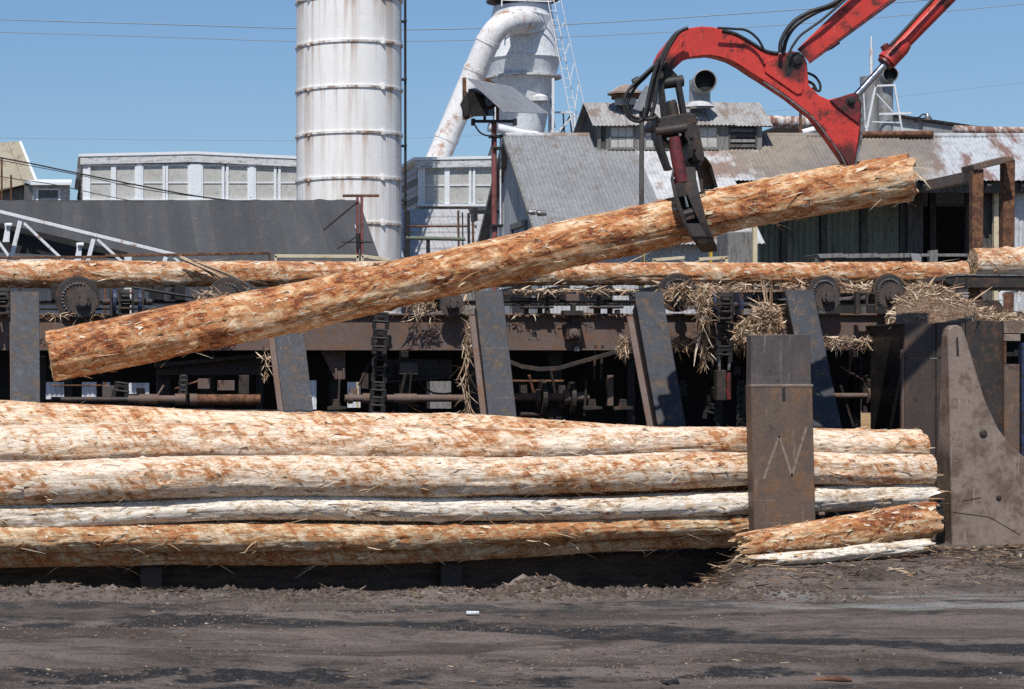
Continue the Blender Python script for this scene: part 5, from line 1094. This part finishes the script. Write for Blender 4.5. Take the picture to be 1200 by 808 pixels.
part('conduit', FRAMEW, lambda m: m.tube([P(586.5, 160, YF + .1), P(586.5, 640, YF + .1)], px(1, YF), 8), t, 0)
part('clamp', BLACK, lambda m: (m.pbox(575, 158, 590, 161, YF - .08, YF + .1), m.pbox(578, 172, 589, 175, YF - .08, YF + .1), m.pbox(576, 263, 590, 266, YF - .08, YF + .1)), t)
YF2 = 36.0
t = thing('floodlight_pole', 'grey wooden pole with tilted bluish hood panels behind the grapple hoses', 'lamp pole', P(751.5, 640, YF2))
part('pole', WOODD, lambda m: m.tube([P(752, 120, YF2), P(751, 640, YF2)], px(2.8, YF2), 12), t, 0)
part('hood', GALV, lambda m: m.prism([(757, 100), (764, 103), (752, 131), (742, 128)], YF2 - .1, YF2 - .06), t)
part('hood', GALV, lambda m: m.hexa([P(764, 104, YF2 - .1), P(776, 112, YF2 + .6), P(775, 124, YF2 + .6), P(762, 120, YF2 - .1), P(764, 103, YF2 - .1), P(776, 111, YF2 + .6), P(775, 123, YF2 + .6), P(762, 119, YF2 - .1)]), t, 0)

# T-shaped rack post before the dark roof
YT = 36.0
t = thing('rack_post', 'rusty T-shaped post standing before the black roof and silo', 'post', P(421, 640, YT))
part('crossbar', RUST, lambda m: m.pbox(402, 228, 444.5, 231, YT, YT + .06), t)
for xa in (417.8, 422.8): part('post', ROXIDE, lambda m: m.pbox(xa, 231, xa + 2.8, 620, YT, YT + .06), t)
part('brace', BLACK, lambda m: (m.bar(P(379, 270, YT), P(419, 237, YT), .025, .025), m.bar(P(395, 292, YT), P(419, 277, YT), .02, .02), m.bar(P(400, 284, YT), P(437, 284, YT), .02, .02)), t)
part('insulator', BLACK, lambda m: m.tube([P(419.5, 274, YT - .03), P(420.5, 292, YT - .03)], px(2.6, YT), 8), t, 0)

# ------------------------------------------------------------------ white truss boom, left
YS = 33.0
t = thing('conveyor_truss', 'white rust-stained steel truss rising to the left edge', 'truss', P(80, 306, YS))
def tb(a, b, wd, mat=FRAMEW, Y=YS): return lambda m: m.bar(P(a[0], a[1], Y), P(b[0], b[1], Y), px(wd, Y), .06)
part('top_chord', FRAMEW, lambda m: m.bar(P(-120, 219, YS), P(205, 299, YS), px(4, YS), .09), t)
part('bottom_chord', FRAMEW, lambda m: m.bar(P(-120, 302, YS), P(60, 305, YS), px(6, YS), .09), t)
for a, b in (((24, 258), (13, 304)), ((28, 262), (77, 308)), ((110, 279), (102, 310)), ((114, 281), (146, 310)), ((196, 296), (192, 310)), ((199, 297), (212, 310)), ((-30, 245), (10, 300))):
    part('strut', FRAMEW, tb(a, b, 3.3), t)
part('leg', FRAMEW, lambda m: (m.bar(P(-60, 304, YS), P(-60, 610, YS), .1, .1), m.bar(P(150, 300, YS), P(150, 610, YS), .1, .1)), t)
for x, y in ((8, 262), (92, 285)):
    part('roller_bracket', TRIM, lambda m: (m.prism([(x - 3, y), (x + 5, y), (x + 4, y + 5), (x + 3, y + 22), (x - 5, y + 22), (x - 2, y + 6)], YS - .3, YS - .2), m.tube([P(x - 1, y + 2, YS - .32), P(x + 6, y + 2, YS - .32)], .03, 8)), t)
part('belt_plate', DARKIN, lambda m: m.loft([[P(-120, 234, YS + .2), P(-120, 290, YS + .2), P(-120, 290, YS + .5), P(-120, 234, YS + .5)], [P(150, 296, YS + .2), P(150, 304, YS + .2), P(150, 304, YS + .5), P(150, 296, YS + .5)]]), t, 0)
YRl = 31.5
t = thing('rusty_rail', 'long rusty hand rail above the left conveyor log', 'rail', P(218, 310, YRl))
part('rail', RUST, lambda m: m.bar(P(-60, 303, YRl), P(123, 301.5, YRl), .035, .035), t)
part('rail', RUST, lambda m: m.bar(P(123, 300, YRl), P(316, 297, YRl), .035, .035), t)
for x, y in ((123, 300), (316, 297)): part('upright', RUST, lambda m: m.bar(P(x, y, YRl), P(x, 640, YRl), .03, .03), t)
t = thing('pale_hand_rail', 'pale peeling hand rail right of the rusty one above the conveyor log', 'rail', P(362, 310, YRl))
part('rail', CREAM, lambda m: m.bar(P(322, 300.5, YRl), P(420, 301, YRl), .045, .035), t)
for x in (323, 419): part('upright', CREAM, lambda m: m.bar(P(x, 300, YRl), P(x, 640, YRl), .035, .035), t)
t = thing('pale_hand_rail', 'short pale hand rail beside the silo foot, partly behind the raised log', 'rail', P(445, 310, YRl))
part('rail', CREAM, lambda m: m.bar(P(424, 300.5, YRl), P(456, 305, YRl), .045, .035), t)
part('upright', CREAM, lambda m: m.bar(P(424.5, 300, YRl), P(424.5, 640, YRl), .035, .035), t)

# ------------------------------------------------------------------ silo
YSi = 65.0; xc = 408.8; rs = px(61.2, YSi); zc = lambda y: P(0, y, YSi).z
t = thing('silo', 'tall white steel silo with rust-streaked ring seams', 'silo', (P(xc, 0, YSi).x, YSi, 0)); cX = P(xc, 0, YSi).x
ztop = zc(-260)
def silo_ring(z0, z1):
    n = 96; vs = []; fs = []
    for z in (z0, z1): vs += [(cX + rs * math.cos(2 * math.pi * k / n), YSi + rs * math.sin(2 * math.pi * k / n), z) for k in range(n)]
    mb = MB(); mb.add(vs, [(k, (k + 1) % n, n + (k + 1) % n, n + k) for k in range(n)], True); return mb
zb0 = zc(3); zs = [zb0 + SP * k for k in range(-8, 6)]
zs = [z for z in zs if z > .2]
lo = 0
for z in zs + [ztop]:
    silo_ring(lo, z).build('shell_ring', SILO, t); lo = z
for z in zs:
    part('ring_band', SILO, lambda m: m.lathe((cX, YSi, z), (0, 0, 1), [(-.05, rs), (-.045, rs + .035), (.025, rs + .035), (.03, rs)], 96), t, 0)
    for a in (-.95, .55, -2.2):
        part('band_lug', SILO, lambda m: m.box(cX + (rs + .02) * math.sin(a) - .05, cX + (rs + .02) * math.sin(a) + .05, YSi - (rs + .07) * math.cos(a), YSi - (rs - .02) * math.cos(a), z - .08, z + .07), t)
part('roof_cone', SILO, lambda m: m.lathe((cX, YSi, ztop), (0, 0, 1), [(0, rs + .05), (.9, 0)], 64), t, 0)
t = thing('vent_pipe', 'thin black pipe running up beside the silo', 'pipe', (P(475, 0, 64.8).x, 64.8, 0))
part('pipe', BLACK, lambda m: m.tube([(P(475.5, 0, 64.8).x, 64.8, 0), (P(474.5, 0, 64.8).x, 64.8, ztop)], px(1.5, 64.8), 8), t, 0)
for y in (25, 93, 171, 235): part('bracket', BLACK, lambda m: m.pbox(470, y - 1.2, 477, y + 1.2, 64.7, 64.9), t, 0)

# ------------------------------------------------------------------ clerestory buildings
def clerestory(name, label, Y, xl, xr, apex, yl, ya_, yr, ybase, cols, depth, sidepx):
    t = thing(name, label, 'building', (P((xl + xr) / 2, 0, Y).x, Y, 0))
    part('front_wall', TRIMG, lambda m: m.prism([(xl, yl + 8), (apex, ya_ + 8), (xr, yr + 8), (xr, 640), (xl, 640)], Y, Y + .1), t, 0)
    part('fascia', TRIMG, lambda m: m.prism([(xl - 3, yl + 3), (apex, ya_ + 3), (xr, yr + 3), (xr, yr + 12), (apex, ya_ + 12), (xl - 3, yl + 12)], Y - .16, Y), t, 0)
    part('roof_edge', TRIM, lambda m: m.prism([(xl - 5, yl - .5), (apex, ya_ - .5), (xr, yr - .5), (xr, yr + 2.8), (apex, ya_ + 2.8), (xl - 5, yl + 2.8)], Y - .19, Y + depth), t, 0)
    XLw = P(xl, 0, Y).x; nb_ = 12; z1 = P(0, yl + 10, Y).z; z0 = P(0, ybase + 40, Y).z
    for k in range(nb_):
        za, zb2 = z0 + (z1 - z0) * k / nb_, z0 + (z1 - z0) * (k + 1) / nb_
        part('side_board', WOODL if k % 3 else WOODG, lambda m: m.hexa([(XLw - .05, Y + .02, za), (XLw, Y + .02, za), (XLw, Y + depth, za), (XLw - .05, Y + depth, za), (XLw - .015, Y + .02, zb2), (XLw, Y + .02, zb2), (XLw, Y + depth, zb2), (XLw - .015, Y + depth, zb2)]), t, 0)
    part('corner_board', TRIM, lambda m: m.pbox(xl, yl + 12, xl + 6, ybase + 3, Y - .07, Y), t, 0)
    part('sill', TRIM, lambda m: m.pbox(xl, ybase, xr, ybase + 3, Y - .14, Y), t, 0)
    for x0_, x1_, y0_, y1_ in cols:
        ym = (y0_ + y1_) / 2
        wd_ = part('window', TRIM, lambda m: (m.pbox(x0_ - 3, y0_ - 2, x0_, y1_ + 1, Y - .09, Y), m.pbox(x1_, y0_ - 2, x1_ + 3, y1_ + 1, Y - .09, Y), m.pbox(x0_, ym - .8, x1_, ym + .6, Y - .06, Y), m.pbox(x0_, y0_ - 2, x1_, y0_, Y - .08, Y)), t, 0)
        part('pane', PANE, lambda m: m.pbox(x0_, y0_, x1_, ym - .8, Y - .03, Y), wd_, 0); part('pane', PANE, lambda m: m.pbox(x0_, ym + .6, x1_, y1_, Y - .03, Y), wd_, 0)
    return t
b1 = clerestory('clerestory_building', 'pale weathered upper storey with a row of dusty windows left of the silo', 80, 97, 420, 229, 181, 178, 187, 233.5,
    [(106, 130, 195, 234), (136, 158, 195, 234), (168, 190.5, 195, 234), (197, 220, 195, 234), (238, 260, 195, 234), (268, 290, 195, 234), (300, 321, 195, 234), (329, 350, 195, 234), (356, 378, 195, 234)], 14, 17)
for xa, xb in ((160, 166), (222.5, 236), (292.5, 298)): part('stud', TRIM, lambda m: m.pbox(xa, 192, xb, 236, 79.89, 80), b1, 0)
b2 = clerestory('clerestory_building', 'pale weathered upper storey with paired windows right of the silo', 70, 490, 600, 545, 185, 184, 183, 239,
    [(498, 521, 197, 238), (527, 549.5, 197, 238), (557, 579, 197, 238)], 6, 12)
part('floor_edge', RUST, lambda m: m.pbox(487, 246, 557, 248, 69.7, 70), b2, 0)
# shingled lean-to roof and pipe rails below it
t = thing('lean_to_roof', 'grey shingled lean-to roof between silo and gable shed', 'roof', P(520, 330, 66))
for j in range(7):
    for i in range(9):
        y0, y1 = 66 + j * .45, 66 + (j + 1) * .45; z0 = P(0, 312, 66).z + j * .25; x_ = P(472, 0, 66).x + i * .26 + (j % 2) * .1
        part('shingle', SHING, lambda m: m.hexa([(x_, y0, z0), (x_ + .25, y0, z0), (x_ + .25, y1 + .05, z0 + .25), (x_, y1 + .05, z0 + .25), (x_, y0, z0 + .05), (x_ + .25, y0, z0 + .05), (x_ + .25, y1 + .05, z0 + .27), (x_, y1 + .05, z0 + .27)]), t, 0)
part('wall', WOODG, lambda m: m.box(P(470, 0, 66).x, P(580, 0, 66).x, 66.2, 66.3, 0, P(0, 312, 66).z), t, 0)
YQ = 60.0
t = thing('pipe_scaffold', 'rusty pipe railing in front of the shingled lean-to', 'railing', P(520, 330, YQ))
for (a, b, w_, mt) in (((478, 265.5), (548, 265.5), 1.2, RUST), ((476, 279), (545, 280.5), 2.2, weathered('green_pipe', (.12, .17, .12), (.18, .22, .17), (.2, .15, .1), .4, 3)), ((537, 247), (538, 330), 1.3, RUST), ((542, 249), (543, 330), .8, BLACK), ((549, 250), (550, 330), 1.6, BLACK), ((554, 250), (555, 330), 1.4, RUST), ((478.5, 247), (478.5, 330), 2, BLACK)):
    part('pipe', mt, lambda m: m.tube([P(a[0], a[1], YQ), P(b[0], b[1], YQ)], px(w_, YQ), 8), t, 0)
part('leg', BLACK, lambda m: m.box(P(500, 0, YQ).x, P(504, 0, YQ).x, YQ, YQ + .1, 0, P(0, 280, YQ).z), t)
# far-left buildings
t = thing('tan_roof_building', 'far building with tan corrugated roof at the left edge', 'building', (-1, 92, 0))
for k in range(6):
    f0, f1 = k / 6, (k + .985) / 6
    tp = [P(-60 + 83 * f, 168, 95) for f in (f0, f1)]; bt_ = [P(-42 + 84 * f, 214 + 20 * (1 - f), 90) for f in (f0, f1)]
    part('roof_sheet', TANROOF, lambda m: m.hexa([bt_[0], bt_[1], tp[1], tp[0]] + [q_ + Vector((0, -.02, .06 if k % 2 else .03)) for q_ in (bt_[0], bt_[1], tp[1], tp[0])]), t, 0)
part('wall', WOODG, lambda m: m.hexa([P(-42, 640, 90.4), P(40, 640, 90.4), P(23, 640, 95), P(-60, 640, 95), P(-42, 236, 90.4), P(40, 216, 90.4), P(23, 172, 95), P(-60, 172, 95)]), t, 0)
part('gable_trim', TRIM, lambda m: m.bar(P(23.5, 167.5, 94.9), P(42.5, 214, 89.9), .12, .1), t, 0)
part('conduit', RUST, lambda m: m.tube([P(2, 186, 89), P(2, 250, 89)], .04, 6), t, 0)
part('conduit', RUST, lambda m: m.tube([P(13, 205, 89), P(13, 250, 89)], .04, 6), t, 0)
t = thing('small_hut', 'small pale hut with one dark window left of the clerestory', 'hut', P(55, 640, 85))
part('wall', TRIMG, lambda m: m.pbox(38, 217, 82, 640, 85, 87), t, 0)
part('side_wall', WOODG, lambda m: m.hexa([P(25, 640, 92), P(38, 640, 85), P(38.2, 640, 85), P(25.2, 640, 92), P(25, 218, 92), P(38, 217, 85), P(38.2, 217, 85), P(25.2, 218, 92)]), t, 0)
part('roof', TRIM, lambda m: m.hexa([P(36, 217, 84.6), P(84, 217, 84.6), P(84, 213, 92), P(26, 213, 92), P(36, 214, 84.6), P(84, 214, 84.6), P(84, 210.5, 92), P(26, 210.5, 92)]), t, 0)
wd_ = part('window', TRIM, lambda m: (m.pbox(42, 221, 45, 236, 84.9, 85), m.pbox(68, 221, 71, 236, 84.9, 85), m.pbox(45, 221, 68, 223, 84.9, 85)), t, 0)
part('pane', PANED, lambda m: m.pbox(45, 223, 68, 232, 84.97, 85), wd_, 0)

# ------------------------------------------------------------------ cyclone
YCy = 78.0; cx_ = P(612, 0, YCy).x; zz = lambda y: P(0, y, YCy).z; rr = lambda n: px(n, YCy)
t = thing('cyclone_separator', 'white dust cyclone with cone body and curved rusty duct', 'cyclone', (cx_, YCy, 0))
def lat(prof): return lambda m: m.lathe((cx_, YCy, 0), (0, 0, 1), [(zz(y), rr(r)) for y, r in prof], 48)
part('upper_body', CYCLW, lat([(70, 44), (40, 39), (8, 33.5)]), t, 0)
part('lower_cone', CYCLW, lat([(200, 16), (158, 25), (107, 34.5), (92, 38)]), t, 0)
part('mid_cone', CYCLW, lat([(91, 38.5), (70.5, 44)]), t, 0)
part('ring_flange', TRIMG, lat([(93, 38), (93, 45), (90.5, 45), (90.5, 38)]), t, 0)
part('top_cap', BLACK, lat([(8, 33.6), (7, 24), (3.5, 26), (2.5, 41), (1, 42), (0, 30), (-6, 0)]), t, 0)
part('seam_ring', CYCLW, lat([(71, 44), (70.5, 45.2), (69.5, 45.2), (69, 44)]), t, 0)
part('inlet_scroll', CYCLW, lambda m: m.loft([[P(x, y, Y) for x, y, Y in s_] for s_ in ([(597, 14, 76.3), (597, 40, 76.3), (597, 42, 77.5), (597, 10, 77.5)], [(625, 14, 76.4), (625, 38, 76.4), (625, 40, 77.5), (625, 10, 77.5)], [(646, 18, 77.4), (646, 32, 77.4), (646, 34, 78), (646, 16, 78)])]), t, 0)
dpts = smooth([(505, 205, 76.4), (518, 175, 76.4), (535, 135, 76.3), (552, 95, 76.2), (567, 60, 76.0), (576, 42, 75.9), (586, 31, 75.9), (597, 26, 76.0), (612, 25, 76.4), (625, 27, 77.2)], 6)
part('duct', PIPEW, lambda m: m.tube([P(*q_) for q_ in dpts], rr(13.6), 28), t, 0)
for i_ in (8, 20, 27):
    q_, q2 = P(*dpts[i_]), P(*dpts[i_ + 1]); d_ = (q2 - q_).normalized()
    part('duct_collar', PIPEW, lambda m: m.tube([q_ - d_ * .06, q_ + d_ * .06], rr(14.3), 28), t, 0)
part('lower_duct', CYCLW, lambda m: m.tube([P(*q_) for q_ in smooth([(572, 149, 77), (590, 152, 77), (610, 157, 77), (630, 160, 77)], 4)], rr(5.5), 14), t, 0)
part('skirt_hood', CYCLW, lambda m: m.lathe((cx_ + rr(14), YCy - rr(26), zz(122)), (0, 0, 1), [(0, rr(11)), (rr(5), rr(11)), (rr(10), rr(2))], 20), t, 0)
def fr(a, b, w_=2.2, mt=FRAMEW, n_='frame_bar', Y=YCy): part(n_, mt, lambda m: m.bar(P(a[0], a[1], Y), P(b[0], b[1], Y), px(w_, Y), px(w_, Y)), t, 0)
for (xa, Y) in ((581, 76.6), (648, 76.6), (579, 79.4), (644, 79.4)): fr((xa, 92), (xa - 1, 640), 2.6, FRAMEW, 'leg', Y)
for a, b in (((648, 132), (672, 132)), ((648, 160), (672, 136)), ((672, 132), (676, 170)), ((646, 134), (646, 170)), ((580, 135), (600, 133)), ((581, 158), (572, 185)), ((600, 128), (640, 118))): fr(a, b)
for a, b in (((650, 170), (668, 136)), ((660, 133), (662, 170)), ((668, 134), (671, 170)), ((644, 108), (650, 150)), ((601, 118), (628, 96)), ((628, 104), (600, 92)), ((572, 188), (582, 160))): fr(a, b, 1.6, BLACK, 'brace')
# ladder
for a, b in (((640, -10), (675, 170)), ((647, -10), (683, 172)),): fr(a, b, 1.0, FRAMEW, 'ladder_rail', 75.8)
fr((655, -10), (686, 130), .8, FRAMEW, 'ladder_cage', 75.5)
for k in range(16):
    f_ = k / 16; fr((640 + 35 * f_, -10 + 180 * f_), (647 + 36 * f_, -10 + 182 * f_), .7, FRAMEW, 'rung', 75.8)
for k in range(5):
    f_ = .08 + k / 6; fr((647 + 36 * f_, -10 + 182 * f_), (655 + 31 * f_, -10 + 140 * f_), 1.0, FRAMEW, 'cage_hoop', 75.6)
fr((588, 0), (646, 2), 1.6, FRAMEW, 'top_rail', 76.4); fr((588, 8), (588, -14), 1.4, FRAMEW, 'rail_post', 76.4); fr((588, -14), (646, -13), 1.4, FRAMEW, 'top_rail', 76.4)

# ------------------------------------------------------------------ far right
YFr = 60.0
t = thing('far_gable_building', 'far corrugated building with low sloping roof behind the mill at the right', 'building', (P(1090, 0, YFr).x, YFr, 0))
part('gable_wall', GALVW, lambda m: m.prism([(960, 150), (1030, 133), (1200, 160), (1200, 640), (960, 640)], YFr, YFr + .1), t, 0)
part('roof_edge', BLACK, lambda m: m.prism([(960, 131), (1030, 131), (1250, 163), (1250, 165.5), (1030, 133.8), (960, 134)], YFr - .15, YFr + 8), t, 0)
part('wall_cladding', GALV, lambda m: m.prism([(1082, 144), (1165, 155), (1180, 165), (1080, 165)], YFr - .06, YFr), t, 0)
def pipe(label, pts, r, Y, mat):
    mb = MB(); mb.tube([P(x, y, Y) for x, y in pts], px(r, Y), 16); return tag(mb.build('blow_pipe', mat), label, 'pipe')
pipe('rust-stained white pipe right of the dormer behind the loader boom', [(893, 142), (930, 143.5), (975, 145)], 7, 52, PIPER)
pipe('rust-streaked pipe along the skyline at the right edge', [(1118, 152), (1160, 153.5), (1330, 156)], 5, 56, PIPER)
pipe('pale pipe elbow below the rust-stained pipe behind the boom', [(940, 156), (955, 152), (980, 150)], 4, 51, PIPEW)
mb = MB(); mb.tube([P(938, 128, 50), P(938, 170, 50)], .03, 8); tag(mb.build('thin_stack', RUST), 'thin rusty stack standing on the mill roof right of the dormer', 'pipe')
e = elbow('elbow_vent', 'dark-mouthed elbow stack on white legs at the far right', 1038, 89.5, 155, 8.6, 58, GALV)
part('stack', GALV, lambda m: m.tube([P(1019, 90, 58.4), P(1021, 170, 58.4)], px(11, 58), 18), e, 0)
for a, b, w_ in (((1026, 100), (1015, 154), 2.2), ((1048, 99), (1057, 154), 2), ((1027, 110), (1046, 131), 1.3), ((1022, 143), (1054, 144), 1.4), ((1012, 110), (1014, 150), 1.3), ((1024, 101), (1049, 100), 2.2), ((1030, 134), (1068, 133), 2.4)):
    part('leg' if b[1] > 150 else 'brace', FRAMEW, lambda m: m.bar(P(a[0], a[1], 57.3), P(b[0], b[1], 57.3), px(w_, 57), px(w_, 57)), e, 0)
mb = MB(); mb.tube([P(1021, 43, 59), P(1021, 80, 59)], .025, 6); mb.tube([P(1021, 57, 59), P(1021, 130, 59)], .045, 6)
tag(mb.build('antenna_mast', FRAMEW), 'thin pale mast rising above the far right elbow stack', 'mast')
t = thing('roof_lamp', 'small silver yard lamp on the far building roof', 'lamp', P(1086, 143, 59.5))
part('shade', BARE, lambda m: m.lathe(P(1087, 141, 59.5), (0, 0, 1), [(0, .1), (.06, .1), (.1, .06), (.16, .03), (.2, 0)], 16), t, 0)
part('arm', BLACK, lambda m: m.tube([P(q_[0], q_[1], 59.5) for q_ in smooth([(1077, 144, 0), (1078, 137, 0), (1083, 134, 0), (1087, 137, 0)], 4)], .02, 6), t, 0)
part('box', BLACK, lambda m: m.pbox(1075, 137, 1079, 143, 59.4, 59.6), t, 0)

# ------------------------------------------------------------------ overhead wires
def wire(label, pts, Y, r=1.0, mat=CABLE):
    mb = MB(); q_ = smooth([(x, y, Y) for x, y in pts], 8); mb.tube([P(*p) for p in q_], px(r, Y), 5)
    return tag(mb.build('overhead_wire', mat), label, 'wire', 'overhead wires')
wire('upper overhead wire crossing the sky, thicker of the pair', [(-300, 12), (0, 23), (200, 29), (345, 33.5), (480, 35), (600, 32), (750, 24), (900, 14), (1040, 4), (1250, -14)], 110, .62)
wire('second overhead wire just below the thicker one', [(-300, 30), (0, 38), (200, 44), (345, 48.5), (520, 48), (700, 42), (880, 32), (1040, 20), (1250, 0)], 112, .42)
wire('lower faint wire across the sky behind the silo', [(-300, 158), (0, 162), (345, 165), (560, 159), (700, 150), (900, 131), (1040, 115), (1200, 97), (1350, 84)], 115, .22)
wire('sagging black wire in front of the far-left buildings', [(-200, 150), (0, 185), (80, 201), (160, 217), (230, 230), (300, 238), (420, 244)], 50, .9, RUBBER)
wire('thin black wire below the sagging one at the left', [(-200, 170), (0, 207), (60, 216), (140, 233), (220, 246), (300, 256)], 50, .5, RUBBER)
wire('thin black wire between the two sagging ones', [(-200, 152), (0, 188), (100, 207), (180, 224), (280, 236), (340, 244)], 52, .5, RUBBER)
